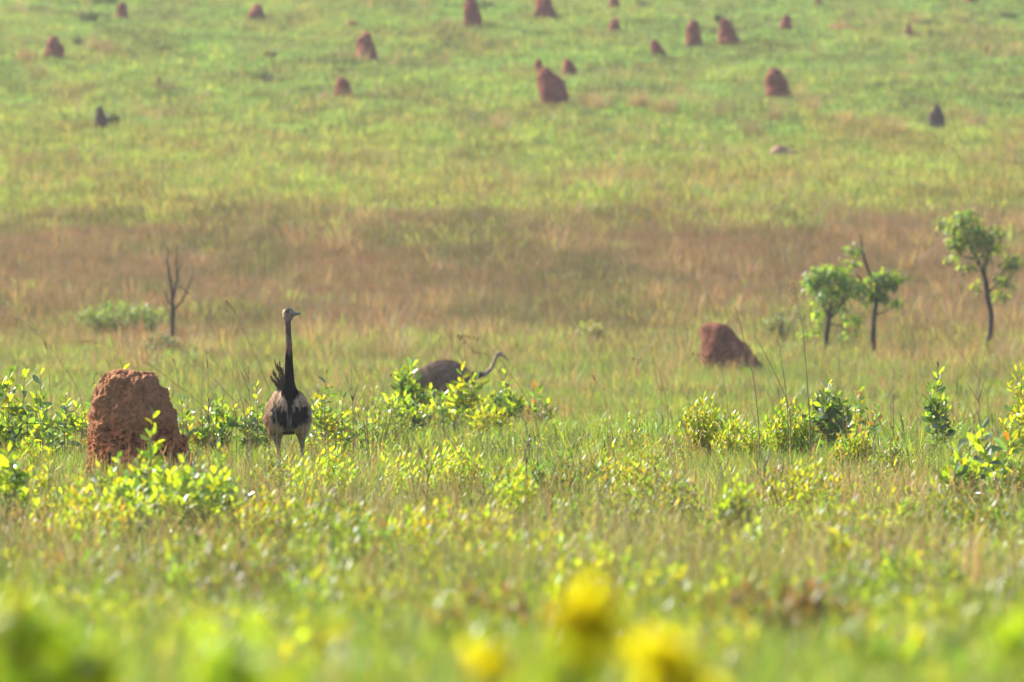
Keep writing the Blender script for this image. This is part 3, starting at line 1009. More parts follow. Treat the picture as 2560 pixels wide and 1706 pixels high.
fine_shrub(395, 138.8, 835, 1.0, 'grey green blurred shrub at the foot of the bare sapling', GRY, 90, .10, low=.1)
fine_shrub(1945, 148, 770, .7, 'dark blurred bush beyond the red mound and left of the trees', [(.10, .14, .05), (.13, .16, .06)], 50, .10, low=.05)
fine_shrub(310, 148, 752, 2.1, 'wide low green grassy bush behind the bare sapling', [(.09, .15, .03), (.12, .19, .04), (.14, .17, .05)], 230, .10, depth=1.2, low=.02)
fine_shrub(1475, 145, 800, .7, 'pale green blurred bush behind the far bird', [(.20, .23, .06), (.17, .20, .06)], 40, .10)
# shrubs on the hillside
for (cx, by, top, wm, lab) in ((224, 64, 24, 2.1, 'dark green shrub on hillside left of the small upright mound'), (1795, 66, 34, 1.0, 'dark green shrub behind the two tall twin mounds'),
                               (2325, 76, 50, 2.0, 'bluish green shrub right of the small conical mound'), (655, 208, 184, 1.6, 'small dark green shrub on the middle left hillside'),
                               (403, 134, 114, 1.6, 'low dark shrub left of centre on the upper hillside'), (278, 325, 285, 1.4, 'small green shrub leaning on the dark left mound'),
                               (1605, 26, 4, 1.6, 'dark shrub near top edge right of the cone mound'), (1212, 24, 6, 1.8, 'dark shrub beside the tall narrow top mound'),
                               (2525, 50, 36, 2.0, 'flat dark shrub in the upper right corner'), (675, 146, 132, 1.0, 'tiny dark shrub left of the pointed mound'),
                               (265, 14, -6, 2.4, 'dark shrub cut by the top edge near the left'), (198, 122, 98, .8, 'tiny shrub at the left of the rounded dark red mound')):
    p = hit(cx, by)
    fine_shrub(cx, p.y, top, wm * .55, lab, [(.05, .085, .02), (.07, .10, .03), (.04, .06, .02)], 26, .16, name='hillside_shrub', group='dark shrubs on the far hillside')


# sprigs close to the camera, far out of focus
def near_sprig(pos, Y, label, base_px, pal, leaf=.06, cnt=14, rad=.03):
    """pos: list of (px,py,colour key,radius) leaf clusters carried by one shrub"""
    b = on(base_px, Y)
    t = thing('foreground_shrub', b, label, 'shrub', 'out of focus shrubs nearest the camera')
    mb = MB()
    for (px, py, key, rr, n) in pos:
        q = air(px, py, Y) - b
        mb.tube([Vector((0, 0, -.03)), Vector((q.x * .4, 0, q.z * .6)), q], [.009, .006, .003], (1, 1, 1), 5, False)
        for i in range(n):
            d = Vector((math.cos(i * 2.4), math.sin(i * 2.4), rnd(.2, 1.6)))
            o = q + Vector((random.gauss(0, .55) * rr, random.gauss(0, .3) * rr, random.gauss(0, .55) * rr)) - d.normalized() * leaf * .5
            put_leaf(t, o, d, leaf * rnd(.7, 1.1), random.choice(PAL[key]))
    mb.build('stem', M['twig'], t)


near_sprig([(1450, 1560, 'gold', .042, 48), (1430, 1660, 'fresh', .03, 8), (1410, 1740, 'fresh', .04, 14)], 9, 'big blurred bright yellow sprig at bottom centre', 1440, 'gold', .065)
near_sprig([(1640, 1655, 'gold', .034, 34), (1700, 1700, 'gold', .022, 12), (1770, 1735, 'gold', .03, 18)], 9.5, 'blurred golden yellow sprigs right of the big yellow one at bottom', 1680, 'gold', .055)
near_sprig([(1220, 1670, 'gold', .024, 18)], 10.5, 'small blurred yellow sprig left of the big yellow one at bottom', 1225, 'gold', .06)
near_sprig([(160, 1665, 'fresh', .06, 36), (30, 1570, 'yellow', .04, 14), (20, 1670, 'fresh', .06, 14), (250, 1730, 'gold', .03, 7)], 10.5, 'blurred bright green leaves in the bottom left corner', 80, 'glossy', .085)
near_sprig([(610, 1665, 'fresh', .05, 13), (560, 1730, 'fresh', .04, 8), (650, 1740, 'fresh', .04, 8)], 10.5, 'blurred soft green sprig at bottom left of centre', 600, 'bright', .08)
near_sprig([(790, 1610, 'yellow', .05, 12), (800, 1680, 'bright', .05, 10)], 18, 'small blurred yellow green sprig above the bottom edge left of centre', 795, 'bright', .07)
near_sprig([(2530, 1595, 'fresh', .04, 12), (2560, 1660, 'fresh', .04, 12)], 14, 'blurred green sprig at the right bottom edge', 2545, 'bright', .07)
near_sprig([(2170, 1650, 'bright', .06, 12), (2260, 1660, 'bright', .06, 12), (2360, 1670, 'bright', .06, 12), (2150, 1630, 'gold', .02, 3), (2300, 1600, 'gold', .02, 4)], 17, 'blurred yellow green shrub along the bottom right', 2200, 'bright', .07)


# ---------------------------------------------------------------- trees
def tree(base_px, base_py, Y, branches, clumps, label, leafcols, leaf=.13, group='small trees at the right', crown=True):
    b = air(base_px, base_py, Y)
    b.z = gz(b.x, Y) - .05
    t = thing('small_tree' if crown else 'bare_sapling', b, label, 'tree', group)
    loc = lambda px, py, dy=0: air(px, py, Y + dy) - b
    for bi, br in enumerate(branches):
        mb = MB()
        pts = []
        rad = []
        for q in br:
            px, py, r = q[:3]
            dy = q[3] if len(q) > 3 else 0
            pts.append(Vector((0, 0, -.05)) if px is None else loc(px, py, dy))
            rad.append(r)
        # refine with a little wobble
        P2, R2 = [], []
        for i in range(len(pts) - 1):
            for s in range(3):
                f = s / 3
                P2.append(pts[i].lerp(pts[i + 1], f) + (rv(rad[i] * .25) if s else Vector()))
                R2.append(rad[i] * (1 - f) + rad[i + 1] * f)
        P2.append(pts[-1])
        R2.append(rad[-1])
        mb.tube(P2, R2, (1, 1, 1), 8)
        mb.build('trunk' if bi == 0 else 'branch', M['bark'], t)
    if clumps:
        mb = MB()
        for (px, py, rx, rz, n) in clumps:
            c = loc(px, py, rnd(-.25, .25))
            for i in range(int(n * 1.15)):
                d = Vector((random.gauss(0, 1), random.gauss(0, 1), random.gauss(0, 1))).normalized()
                rr = random.random() ** .45
                p = c + Vector((d.x * rx * rr, d.y * rx * rr, d.z * rz * rr))
                dd = Vector((d.x * .8, d.y * .8, rnd(-1.2, .35)))
                col = random.choice(leafcols)
                mb.leaf(p, dd, Vector((rnd(-.5, .5), rnd(-.5, .5), 1)), leaf * rnd(.7, 1.2), leaf * .42, tuple(x * rnd(.75, 1.25) for x in col), .2, .2)
        mb.build('foliage', M['leaf_tree'], t, kind='stuff')
    return t


TL = [(.085, .145, .025), (.115, .17, .025), (.16, .21, .03), (.06, .10, .025)]
TL2 = [(.12, .18, .02), (.18, .25, .02), (.085, .14, .02)]
YT = 138
tree(2068, 905, YT, [[(None, 0, .055), (2066, 850, .05), (2072, 800, .045), (2078, 760, .035), (2085, 715, .02)],
                     [(2073, 795, .03), (2050, 750, .02), (2035, 710, .012)], [(2073, 800, .028), (2105, 760, .02), (2115, 700, .01)],
                     [(2072, 810, .018), (2105, 815, .012), (2125, 830, .008)]],
     [(2050, 690, .30, .22, 170), (2085, 680, .30, .20, 150), (2030, 710, .22, .2, 80), (2060, 740, .26, .2, 110), (2100, 730, .25, .22, 110), (2045, 785, .12, .2, 30), (2115, 700, .22, .2, 70),
      (2125, 800, .22, .12, 45), (2120, 835, .2, .12, 30), (2020, 830, .22, .1, 26), (2100, 770, .15, .15, 30)],
     'small green tree with full crown, left of the two close together', TL2)
tree(2190, 900, YT, [[(None, 0, .06), (2183, 860, .055), (2184, 810, .045), (2190, 760, .04), (2193, 720, .025)],
                     [(2185, 705, .02), (2170, 675, .03), (2160, 645, .03), (2152, 600, .012), (2148, 580, .005)],
                     [(2190, 745, .03), (2160, 715, .02), (2140, 680, .012)], [(2186, 790, .02), (2215, 778, .014), (2245, 765, .008)]],
     [(2205, 700, .26, .2, 200), (2225, 695, .22, .2, 120), (2195, 735, .22, .14, 110), (2150, 720, .2, .2, 80), (2132, 625, .16, .12, 45), (2136, 655, .1, .12, 20),
      (2240, 755, .18, .12, 40), (2170, 745, .12, .14, 30)],
     'small green tree with a bare dark branch poking up, right of the two close together', TL2)
tree(2466, 895, YT + 4, [[(None, 0, .05), (2466, 865, .05), (2476, 830, .055), (2478, 785, .055), (2468, 740, .055), (2462, 695, .05), (2458, 672, .04)],
                         [(2460, 690, .045), (2445, 655, .035), (2430, 620, .025), (2405, 575, .012)], [(2460, 680, .04), (2468, 640, .03), (2475, 590, .015), (2480, 560, .008)],
                         [(2440, 650, .02), (2405, 640, .012), (2385, 620, .006)], [(2470, 735, .02), (2500, 700, .015), (2525, 660, .008)]],
     [(2385, 560, .24, .2, 90), (2420, 545, .26, .22, 120), (2400, 600, .28, .2, 130), (2440, 590, .28, .25, 150), (2470, 600, .24, .25, 100), (2490, 580, .14, .3, 40), (2455, 640, .22, .2, 60),
      (2500, 620, .15, .2, 30), (2530, 655, .2, .22, 80), (2510, 700, .2, .2, 60), (2500, 735, .18, .12, 45), (2380, 640, .12, .16, 20), (2420, 670, .18, .14, 36), (2350, 550, .1, .14, 16),
      (2440, 715, .12, .2, 20)],
     'taller open tree with a bent dark trunk near the right edge', TL, .14)
fine_shrub(2470, YT, 850, .35, 'small green weed bush at the foot of the taller bent tree', OLV, 20, .08)
tree(433, 850, 140, [[(None, 0, .04), (431, 800, .045), (432, 770, .045), (430, 755, .04)],
                     [(431, 775, .038), (432, 740, .032), (424, 690, .024), (418, 650, .016), (421, 616, .007)],
                     [(433, 745, .027), (444, 700, .021), (441, 650, .015), (445, 612, .007)], [(440, 690, .012), (452, 665, .008), (460, 638, .003)],
                     [(434, 775, .022), (455, 752, .022), (472, 715, .016), (484, 685, .007)], [(430, 765, .018), (419, 752, .017), (414, 728, .008)],
                     [(470, 720, .007), (480, 700, .004), (484, 685, .002)]],
     None, 'leafless dark sapling with upward forked branches, in left mid distance', TL, group=None, crown=False)


# ---------------------------------------------------------------- tall seed stalks and bare twigs
def stalk(pts, Y, label, head='loose', thick=.005, headcol=(.34, .22, .09), stemcol=(.17, .14, .07)):
    b = air(pts[-1][0], pts[-1][1], Y)
    b.z = gz(b.x, Y)
    t = thing('seed_stalk', b, label, 'grass stalk', 'tall seed stalks rising above the grass')
    P = [Vector((0, 0, -.02))] + [air(px, py, Y) - b for (px, py) in pts[::-1] if air(px, py, Y).z > b.z + .02]
    mb = MB()
    # smooth by Catmull-Rom
    Q = []
    for i in range(len(P) - 1):
        p0, p1, p2, p3 = P[max(i - 1, 0)], P[i], P[i + 1], P[min(i + 2, len(P) - 1)]
        for s in range(5):
            f = s / 5
            Q.append(.5 * ((2 * p1) + (p2 - p0) * f + (2 * p0 - 5 * p1 + 4 * p2 - p3) * f * f + (3 * p1 - p0 - 3 * p2 + p3) * f ** 3))
    Q.append(P[-1])
    n = len(Q)
    mb.tube(Q, [thick * (1 - .65 * i / n) for i in range(n)], stemcol, 4, False)
    mb.build('stem', M['stalk'], t)
    hb = MB()
    if head == 'loose':
        for i in range(26):
            f = .74 + .26 * random.random()
            q = Q[min(int(f * n), n - 1)]
            e = q + Vector((rnd(-.05, .03), rnd(-.03, .03), rnd(-.045, .02)))
            hb.tube([q, e], [.0008, .0008], headcol, 3, False)
            e2 = e + Vector((rnd(-.012, .004), 0, rnd(-.02, .006)))
            hb.tube([e, e.lerp(e2, .5), e2], [.0015, .0048, .001], headcol, 4, False)
    elif head == 'spike':
        for i in range(60):
            f = .8 + .2 * random.random()
            q = Q[min(int(f * n), n - 1)]
            e = q + Vector((rnd(-.010, .010), rnd(-.01, .01), rnd(.005, .02)))
            hb.tube([q, e], [.003, .001], headcol, 3, False)
    elif head == 'comb':
        for i in range(12):
            q = Q[n - 1 - i // 2]
            e = q + Vector((rnd(-.02, .01), rnd(-.01, .01), -rnd(.015, .04)))
            hb.tube([q, q.lerp(e, .6), e], [.0015, .0042, .001], headcol, 3, False)
    if hb.v:
        hb.build('seed_head', M['stalk'], t)


stalk([(1983, 706), (1996, 768), (2006, 820), (2012, 880), (2018, 960), (2026, 1090)], 60, 'tallest seed stalk with full golden brown head left of the small trees', thick=.0055)
stalk([(1836, 764), (1848, 800), (1860, 850), (1874, 905), (1886, 960), (1898, 1090)], 60, 'seed stalk with sparse head crossing right side of the blurred red mound')
stalk([(1941, 846), (1950, 870), (1955, 910), (1962, 960), (1970, 1050)], 60, 'short seed stalk with brown head just left of the tallest one', thick=.0045)
stalk([(1882, 833), (1900, 862), (1925, 910), (1949, 960), (1975, 1040)], 61, 'bare leaning stalk between the sparse one and the short brown headed one', None)
stalk([(2364, 825), (2385, 862), (2420, 910), (2448, 951), (2470, 1010)], 62, 'thin bare leaning stalk left of the bent trunk tree', None, .0034)
stalk([(2245, 700), (2285, 745), (2320, 785), (2364, 825)], 59, 'faint arching stalk tip with tiny seeds in front of brown grass at right', thick=.0018) if False else None
stalk([(275, 795), (300, 798), (350, 815), (420, 848), (497, 913), (560, 975), (620, 1060)], 60, 'long arching seed stalk reaching over the large mound toward the upper left', 'comb', .0034, (.42, .30, .14), (.28, .22, .10))
stalk([(203, 850), (240, 855), (310, 880), (380, 915), (432, 955), (500, 1010), (540, 1080)], 59, 'pale arching seed stalk just above the top of the large mound', 'comb', .0034, (.42, .30, .16), (.30, .26, .10))
stalk([(19, 787), (60, 805), (125, 868), (155, 912), (187, 960), (215, 1060)], 60, 'leaning seed stalk near the left edge of the field', 'loose', .0034)
stalk([(430, 705), (470, 730), (520, 800), (560, 880), (590, 960), (615, 1060)], 62, 'faint arched stalk crossing right of the bare sapling', 'comb', .0034)
stalk([(565, 749), (585, 775), (625, 860), (655, 930), (690, 1040)], 58.5, 'thin stalk with tiny seeds leaning behind left of the tall bird', 'comb', .0034)
stalk([(1107, 820), (1130, 855), (1155, 898), (1178, 948), (1196, 1010), (1218, 1095)], 60, 'bare thin stalk crossing in front of the chest of the far bird', None, .0034)
stalk([(1145, 835), (1190, 880), (1214, 884), (1240, 920), (1265, 960), (1295, 1020), (1321, 1095)], 60, 'thin arched seed stalk crossing in front of neck of the far bird', 'comb', .0034)
stalk([(1150, 838), (1195, 845), (1235, 880), (1272, 931), (1310, 985), (1335, 1040), (1350, 1110)], 60.5, 'reddish arched seed stalk passing before the head of the far bird', 'comb', .0034)
stalk([(975, 935), (1013, 937), (1060, 965), (1110, 995), (1175, 1040), (1205, 1110)], 60, 'long curved brown stalk below the body of the far bird', 'comb', .0034, (.36, .22, .12), (.25, .14, .07))
stalk([(1481, 941), (1494, 962), (1512, 1002), (1522, 1050), (1532, 1104)], 59, 'single stiff stalk with dense orange brown spike in mid field', 'spike', .003, (.36, .19, .08))
stalk([(1570, 892), (1600, 900), (1640, 915), (1655, 960), (1670, 1040)], 60, 'drooping loose headed stalk left of the blurred red mound', 'loose', .0034)
stalk([(1730, 880), (1765, 890), (1800, 915), (1810, 960), (1820, 1040)], 62, 'drooping comb headed stalk right before the blurred red mound', 'comb', .0034)
stalk([(112, 860), (120, 890), (124, 960), (130, 1050)], 61, 'stiff brown spike stalk next to slim green sprig at left', 'spike', .0034, (.30, .17, .09))
stalk([(432, 900), (440, 925), (450, 985), (458, 1060)], 61, 'stiff brown spike stalk at the right shoulder of the large mound', 'spike', .0034, (.30, .19, .09))
stalk([(508, 910), (506, 950), (503, 1010), (505, 1070)], 61.5, 'straight pale spike stalk a little right of the large mound', 'spike', .0034, (.33, .22, .10))
stalk([(2095, 890), (2100, 930), (2104, 990), (2108, 1050)], 63, 'straight pale spike stalk above the dark round shrub', 'spike', .0034, (.36, .26, .12))
stalk([(2278, 880), (2288, 920), (2292, 980)], 64, 'short pale spike stalk left of the slim upright shrub', 'spike', .0034, (.36, .26, .12))
stalk([(590, 870), (584, 910), (580, 990), (590, 1060)], 62, 'dark upright stalk between large mound and tall bird', None, .0034, stemcol=(.12, .08, .05))


def dead_twig(px, top, Y, label, n=6, h2=.25):
    b = on(px, Y)
    h = CAMZ + (723 - top) / F * Y - b.z
    t = thing('dead_twig', b, label, 'twig', 'dead twigs standing in the grass')
    mb = MB()
    tip = Vector((rnd(-.04, .04), 0, h))
    mid = tip * .5 + rv(.02)
    mb.tube([Vector((0, 0, -.02)), mid, tip], [.0055, .004, .002], (1, 1, 1), 5)
    mb.build('stem', M['twig'], t)
    for i in range(n):
        s = mid.lerp(tip, rnd(-.1, .9))
        e = s + Vector((rnd(-.5, .5), rnd(-.3, .3), rnd(.5, 1))).normalized() * h2 * rnd(.4, 1)
        m2 = MB()
        m2.tube([s, s.lerp(e, .5) + rv(.01), e], [.004, .003, .0012], (1, 1, 1), 4)
        m2.build('twig', M['twig'], t)


dead_twig(2227, 918, 62, 'single bare grey twig above the grass in right field', 3, .12)
dead_twig(530, 905, 64, 'branching bare twig right of the large mound', 7)
dead_twig(625, 915, 64, 'bare twig just left of the tall bird', 5)
dead_twig(885, 905, 66, 'branching bare twig between the tall bird and the far bird', 8)
dead_twig(2450, 945, 60, 'thin bare twig under the bent trunk tree', 6)
dead_twig(1320, 1115, 50, 'dark knotted twig in centre foreground', 6, .2)
dead_twig(1915, 1130, 46, 'brown dry twig above the green column shrub', 7, .15)
dead_twig(2180, 1105, 48, 'dark thick broken twig in right foreground', 4, .12)
dead_twig(1060, 1120, 47, 'curved dark twig by the wispy lime bush', 7, .3)


# ---------------------------------------------------------------- the two rheas
def fuse(parts, voxel, name):
    mb = MB()
    for kind, a in parts:
        if kind == 'tube':
            mb.tube(*a)
        else:
            c, r = a[:2]
            base = len(mb.v)
            nu, nv = 20, 12
            for i in range(nv + 1):
                ph = math.pi * i / nv
                for j in range(nu):
                    th = 2 * math.pi * j / nu
                    mb.v.append(Vector((c[0] + r[0] * math.sin(ph) * math.cos(th), c[1] + r[1] * math.sin(ph) * math.sin(th), c[2] + r[2] * math.cos(ph))))
                    mb.c.append((1, 1, 1))
            for i in range(nv):
                for j in range(nu):
                    j2 = (j + 1) % nu
                    mb.f.append((base + i * nu + j, base + (i + 1) * nu + j, base + (i + 1) * nu + j2, base + i * nu + j2))
    me = mb.mesh(name + '_cage', M['skin'])
    o = bpy.data.objects.new(name + '_cage', me)
    C.objects.link(o)
    md = o.modifiers.new('r', 'REMESH')
    md.mode = 'VOXEL'
    md.voxel_size = voxel
    md.use_smooth_shade = True
    sm = o.modifiers.new('s', 'SMOOTH')
    sm.iterations = 6
    sm.factor = .6
    dg = bpy.context.evaluated_depsgraph_get()
    dg.update()
    ev = o.evaluated_get(dg)
    res = bpy.data.meshes.new_from_object(ev)
    bpy.data.objects.remove(o)
    res.name = name
    res.materials.clear()
    res.materials.append(M['skin'])
    return res


def ring_tube(rows, n=24):
    """loft of ellipses: rows of (centre, half width axis a, half height axis b)"""
    return rows


def colour_mesh(me, fn):
    a = me.color_attributes.get('Col') or me.color_attributes.new('Col', 'FLOAT_COLOR', 'POINT')
    arr = np.ones((len(me.vertices), 4), dtype=np.float32)
    for i, v in enumerate(me.vertices):
        arr[i, :3] = fn(v.co)
    a.data.foreach_set('color', arr.ravel())


BLK = (.004, .004, .005)
GRB = (.46, .32, .22)
PAL_ = (.52, .42, .30)


def smooth(a, b, x):
    t = min(1, max(0, (x - a) / (b - a)))
    return t * t * (3 - 2 * t)


def rhea_front_colour(p):
    x, y, z = p
    nz = noise.noise(Vector((x * 60, y * 60, z * 18)))
    nj = noise.noise(Vector((x * 45, y * 10, 0))) * .035
    if z > 1.44:
        c = mixc((.22, .17, .13), (.55, .40, .26), smooth(-.035, -.06, x))  # sun rim along the back of the head, painted as a paler tone
        c = mixc(c, (.05, .045, .045), smooth(1.527, 1.548, z))
        if (x + .022) ** 2 + (z - 1.52) ** 2 < .016 ** 2:
            c = mixc(c, (.05, .04, .035), .75)
        return tuple(v * (1 + nz * .25) for v in c)
    if z > .86 and abs(x) < .12:
        c = mixc((.12, .095, .075), (.20, .10, .06), smooth(1.30, 1.20, z))
        c = tuple(v * (1 + nz * .6) for v in c)
        return mixc(c, BLK, smooth(1.215, 1.15, z + nj * 1.2))
    c = tuple(v * (1 + nz * .45) for v in GRB)
    c = mixc(c, (.17, .095, .055), smooth(-.12, -.19, x) * .7)
    if z < .60:
        c = mixc(c, PAL_, smooth(.60, .54, z) * (.6 if abs(x) < .12 else .2))
    if y < .1 and z < .72:
        c = mixc(c, (.10, .08, .065), smooth(.045, .015, abs(x + .008)) * .8)
    if y < .1:
        wdt = np.interp(z, [.60, .70, .76, .82, .90], [.004, .012, .022, .045, .08])
        c = mixc(c, BLK, smooth(wdt + .012, wdt - .004, abs(x + .005)) * smooth(.64, .70, z))
        ax = abs(x + .008)
        topz = .722 + nj * .8 + .018 * smooth(.05, .13, ax)
        if .022 < ax < .15:
            c = mixc(c, BLK, smooth(topz + .008, topz - .008, z) * smooth(.575 + .50 * ax - .03, .60 + .50 * ax - .03, z + nj) * smooth(.15, .13, ax))
        c = mixc(c, BLK, smooth(.56, .53, z) * smooth(.075, .05, abs(x + .02)))
    if z < .50:
        c = tuple(v * (1 + nz * .3) for v in (.24, .20, .16))
    return c


def plumes(me, fn, cfn, n, length, width, droop, region, up=.25):
    """loose overlapping feathers following the body"""
    mb = MB()
    polys = me.polygons
    vs = me.vertices
    cand = [p for p in polys if region(p.center)]
    random.shuffle(cand)
    for i in range(min(n, len(cand))):
        p = cand[i]
        nrm = p.normal.copy()
        c = p.center.copy()
        flow = fn(c)
        d = flow - nrm * flow.dot(nrm)
        if d.length < .1:
            continue
        d.normalize()
        L = length * rnd(.6, 1.25)
        col = cfn(c)
        kk = rnd(.5, 1.5)
        col = tuple(v * kk for v in col)
        side = d.cross(nrm).normalized()
        side = (side + nrm * rnd(-.5, .5)).normalized()
        lift = rnd(.02, .2) * up * 4
        pts = [c, c + d * L * .5 + nrm * L * lift * .5, c + d * L + nrm * L * lift * .5 + Vector((0, 0, -droop * L))]
        mb.blade(pts, [width * .7, width], side, col, tuple(v * 1.1 for v in col))
    return mb


def make_front_rhea():
    base = on(728, 60)
    t = thing('rhea', base, 'tall rhea standing upright facing the camera, black neck and chest, head turned right', 'bird', 'two rheas in the grass')
    T, E = 'tube', 'ell'
    w1 = (1, 1, 1)
    parts = [
        (E, ((-.026, .02, .665), (.188, .30, .175))),
        (E, ((-.028, -.06, .625), (.198, .22, .135))),
        (E, ((-.022, .22, .70), (.15, .27, .14))),
        (E, ((-.024, -.06, .745), (.150, .19, .13))),
        (E, ((-.150, -.02, .59), (.055, .20, .115))), (E, ((.098, -.02, .59), (.058, .20, .105))),
        (T, ([(-.01, -.06, .74), (-.008, -.16, .80), (-.007, -.215, .86), (-.009, -.235, .93), (-.010, -.24, 1.02), (-.012, -.235, 1.16), (-.013, -.225, 1.254), (-.016, -.22, 1.33), (-.019, -.22, 1.40), (-.022, -.222, 1.46)],
             [.10, .080, .059, .046, .038, .031, .0265, .024, .0245, .028], w1, 16)),
        (E, ((-.020, -.222, 1.508), (.048, .036, .043))), (E, ((.014, -.222, 1.500), (.038, .026, .028))), (E, ((-.038, -.222, 1.480), (.029, .026, .042))), (E, ((-.008, -.222, 1.470), (.03, .026, .03))),
        (T, ([(-.105, .0, .62), (-.118, -.02, .52), (-.118, -.01, .44), (-.110, .02, .375), (-.106, .035, .335)], [.10, .066, .036, .021, .017], w1, 14)),
        (T, ([(.072, .02, .62), (.082, .02, .52), (.088, .04, .44), (.090, .06, .375), (.090, .07, .335)], [.09, .058, .030, .018, .015], w1, 14)),
        (T, ([(-.106, .035, .345), (-.100, .0, .2), (-.096, -.035, .04)], [.019, .012, .014], w1, 10)),
        (T, ([(.090, .07, .345), (.092, .04, .2), (.095, .0, .04)], [.018, .012, .014], w1, 10)),
    ]
    for fx, fy in ((-.096, -.04), (.095, -.005)):
        for a in (-.5, 0, .5):
            parts.append((T, ([(fx, fy, .035), (fx + math.sin(a) * .06, fy - math.cos(a) * .06, .02), (fx + math.sin(a) * .11, fy - math.cos(a) * .11, .012)], [.014, .011, .006], w1, 8)))
    me = fuse(parts, .0065, 'body')

    def cf(p):
        return rhea_front_colour(p)
    colour_mesh(me, cf)
    b = link('body', me, t)
    # feathers
    flow = lambda c: Vector((.1 * c.x, .25 if c.y > -.2 else .05, -1))
    pl = plumes(me, flow, cf, 9000, .062, .0055, .03, lambda c: .50 < c.z < .90 and not (abs(c.x + .008) < .05 and c.z > .84))
    pl.build('plumage', M['plume'], t, kind='stuff', smooth=False)
    nk = plumes(me, lambda c: Vector((0, 0, -1)), cf, 1500, .028, .0035, 0, lambda c: .84 < c.z < 1.47 and abs(c.x) < .1 and c.y < -.1, .1)
    nk.build('neck_feathers', M['plume'], t, kind='stuff', smooth=False)
    # ragged upturned rear plumes left of the neck
    for (ox, oz, tx, tz, wd) in ((-.075, .86, -.142, 1.065, .030), (-.07, .87, -.107, 1.075, .030), (-.085, .86, -.165, 1.00, .028), (-.08, .88, -.150, .985, .028), (-.085, .85, -.172, .955, .026),
                                 (-.09, .85, -.165, .93, .028), (-.06, .87, -.090, 1.02, .028), (-.09, .84, -.150, .905, .03), (-.065, .88, -.118, 1.045, .022)):
        mb = MB()
        o = Vector((ox, .25, oz - .04))
        e = Vector((tx, .30, tz))
        mid = o.lerp(e, .55) + Vector((.018, 0, -.004))
        col = (.055, .036, .030)
        mb.blade([o, o.lerp(mid, .5), mid, mid.lerp(e, .6) + Vector((.004, 0, 0)), e], [wd * .7, wd, wd, wd * .5], Vector((.75, .2, -.55)).normalized(), col, (.10, .065, .05))
        for j in range(16):
            f = rnd(.2, 1)
            q = o.lerp(mid, f * 2) if f < .5 else mid.lerp(e, f * 2 - 1)
            d = (e - o).normalized() + rv(.5)
            mb.blade([q, q + d * .02, q + d * .045], [.010, .009], (1, 0, 0), col)
        mb.build('rear_plume', M['plume'], t, smooth=False)
    # beak: upper and lower halves
    bk = MB()
    for (z0, z1, th0, th1) in ((1.507, 1.500, .0155, .0065), (1.487, 1.4935, .0095, .0045)):
        n = 12
        rows = 7
        st = len(bk.v)
        for i in range(rows):
            f = i / (rows - 1)
            x = .018 + (.091 - .018 if z0 > 1.5 else .078 - .018) * f
            hw = .019 * (1 - f) ** .8 + .0065
            hh = th0 + (th1 - th0) * f
            if i == rows - 1:
                hw *= .6
                hh *= .6
            cz = z0 + (z1 - z0) * f - (.004 if z0 > 1.5 and i == rows - 1 else 0)
            for j in range(n):
                a = 6.2832 * j / n
                bk.v.append(Vector((x, -.222 + hw * math.cos(a), cz + hh * math.sin(a))))
                bk.c.append((1, 1, 1))
        for i in range(rows - 1):
            for j in range(n):
                j2 = (j + 1) % n
                bk.f.append((st + i * n + j, st + i * n + j2, st + (i + 1) * n + j2, st + (i + 1) * n + j))
        bk.f.append(tuple(st + (rows - 1) * n + j for j in range(n)))
    beak = bk.build('beak', M['beak'], t)
    ns = MB()
    for sy in (-1, 1):
        ns.tube([(.042, -.222 + sy * .0135, 1.509), (.055, -.222 + sy * .011, 1.507)], [.003, .0024], (1, 1, 1), 6)
    ns.build('nostril', M['eye'], beak)
    for sy in (-1, 1):
        e = MB()
        c = Vector((-.020, -.222 + sy * .0305, 1.520))
        for i in range(9):
            ph = math.pi * i / 8
            for j in range(14):
                th = 6.2832 * j / 14
                e.v.append(c + Vector((.0098 * math.sin(ph) * math.cos(th), .007 * math.cos(ph), .0098 * math.sin(ph) * math.sin(th))))
                e.c.append((1, 1, 1))
        for i in range(8):
            for j in range(14):
                j2 = (j + 1) % 14
                e.f.append((i * 14 + j, i * 14 + j2, (i + 1) * 14 + j2, (i + 1) * 14 + j))
        e.build('eye', M['eye'], t)
    return t


make_front_rhea()


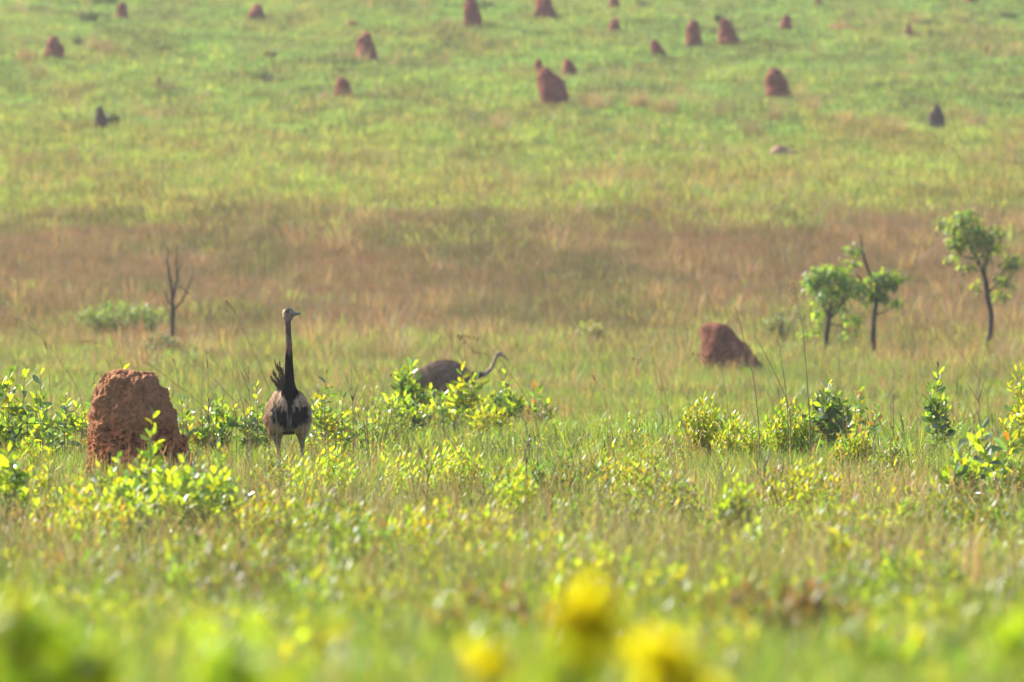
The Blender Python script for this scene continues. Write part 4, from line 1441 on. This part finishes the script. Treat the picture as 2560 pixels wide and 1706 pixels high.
def make_side_rhea():
    Y = 105
    b = on(1110, Y)
    t = thing('rhea', b, 'grey brown rhea walking right behind shrubs with its neck stretched low and forward', 'bird', 'two rheas in the grass')

    def L(px, py, dy=0):
        return tuple(air(px, py, Y + dy) - b)
    k = Y / F
    c = L(1112, 938)
    T, E = 'tube', 'ell'
    w1 = (1, 1, 1)
    parts = [
        (E, (c, (.34, .22, .215))), (E, (L(1095, 945), (.22, .2, .19))), (E, (L(1140, 940), (.22, .17, .16))),
        (E, (L(1068, 946), (.17, .14, .17))),
        (T, ([L(1140, 938), L(1160, 938), L(1178, 938), L(1196, 939), L(1213, 935), L(1228, 922), L(1236, 905), L(1241, 890)], [.14, .10, .065, .048, .037, .032, .029, .027], w1, 14)),
        (E, (L(1247, 885), (.052, .038, .04))), (E, (L(1256, 889), (.034, .024, .024))),
    ]
    for sx, dx in ((-.1, -.03), (.1, .1)):
        kz = -.5
        hx, hz = c[0] - .02, c[2]
        parts.append((T, ([(hx, sx, hz - .05), (hx + .05 + dx, sx, hz - .25), (hx - .06 + dx, sx, .34)], [.12, .07, .022], w1, 12)))
        parts.append((T, ([(hx - .06 + dx, sx, .35), (hx + dx, sx, .03)], [.02, .014], w1, 10)))
        for a in (-.4, 0, .4):
            parts.append((T, ([(hx + dx, sx, .03), (hx + dx + .12 * math.cos(a), sx + .12 * math.sin(a), .012)], [.014, .007], w1, 8)))
    me = fuse(parts, .009, 'body')
    hd = L(1196, 939)

    def cf(p):
        nz = noise.noise(Vector((p.x * 25, p.y * 25, p.z * 12)))
        c1 = (.23, .155, .11)
        if p.x < hd[0] - .2:
            c1 = mixc(c1, (.13, .095, .08), smooth(hd[2] - .02, hd[2] + .2, p.z) * .7)
        else:
            c1 = mixc(c1, (.02, .02, .025), smooth(.12, .02, abs(p.x - hd[0])))
            if p.x > hd[0] + .1:
                c1 = (.30, .22, .165)
        if p.z < .4:
            c1 = (.12, .1, .085)
        return tuple(v * (1 + nz * .5) for v in c1)
    colour_mesh(me, cf)
    link('body', me, t)
    pl = plumes(me, lambda q: Vector((-1, 0, -.55)), cf, 3200, .13, .010, .1, lambda q: q.x < hd[0] - .12 and q.z > .42)
    pl.build('plumage', M['plume'], t, kind='stuff', smooth=False)
    a, e = Vector(L(1258, 889)), Vector(L(1272, 902))
    bk = MB()
    bk.tube([a, a.lerp(e, .5), e], [.02, .014, .005], (1, 1, 1), 10)
    bk.build('beak', M['beak'], t)
    for sy in (-.036, .036):
        q = Vector(L(1249, 883)) + Vector((0, sy, 0))
        ey = MB()
        ey.tube([q - Vector((0, sy * .2, 0)), q, q + Vector((0, sy * .08, 0))], [.011, .010, .005], (1, 1, 1), 10)
        ey.build('eye', M['eye'], t)


make_side_rhea()
haze_box(.0002)
print('objects', len(bpy.data.objects))
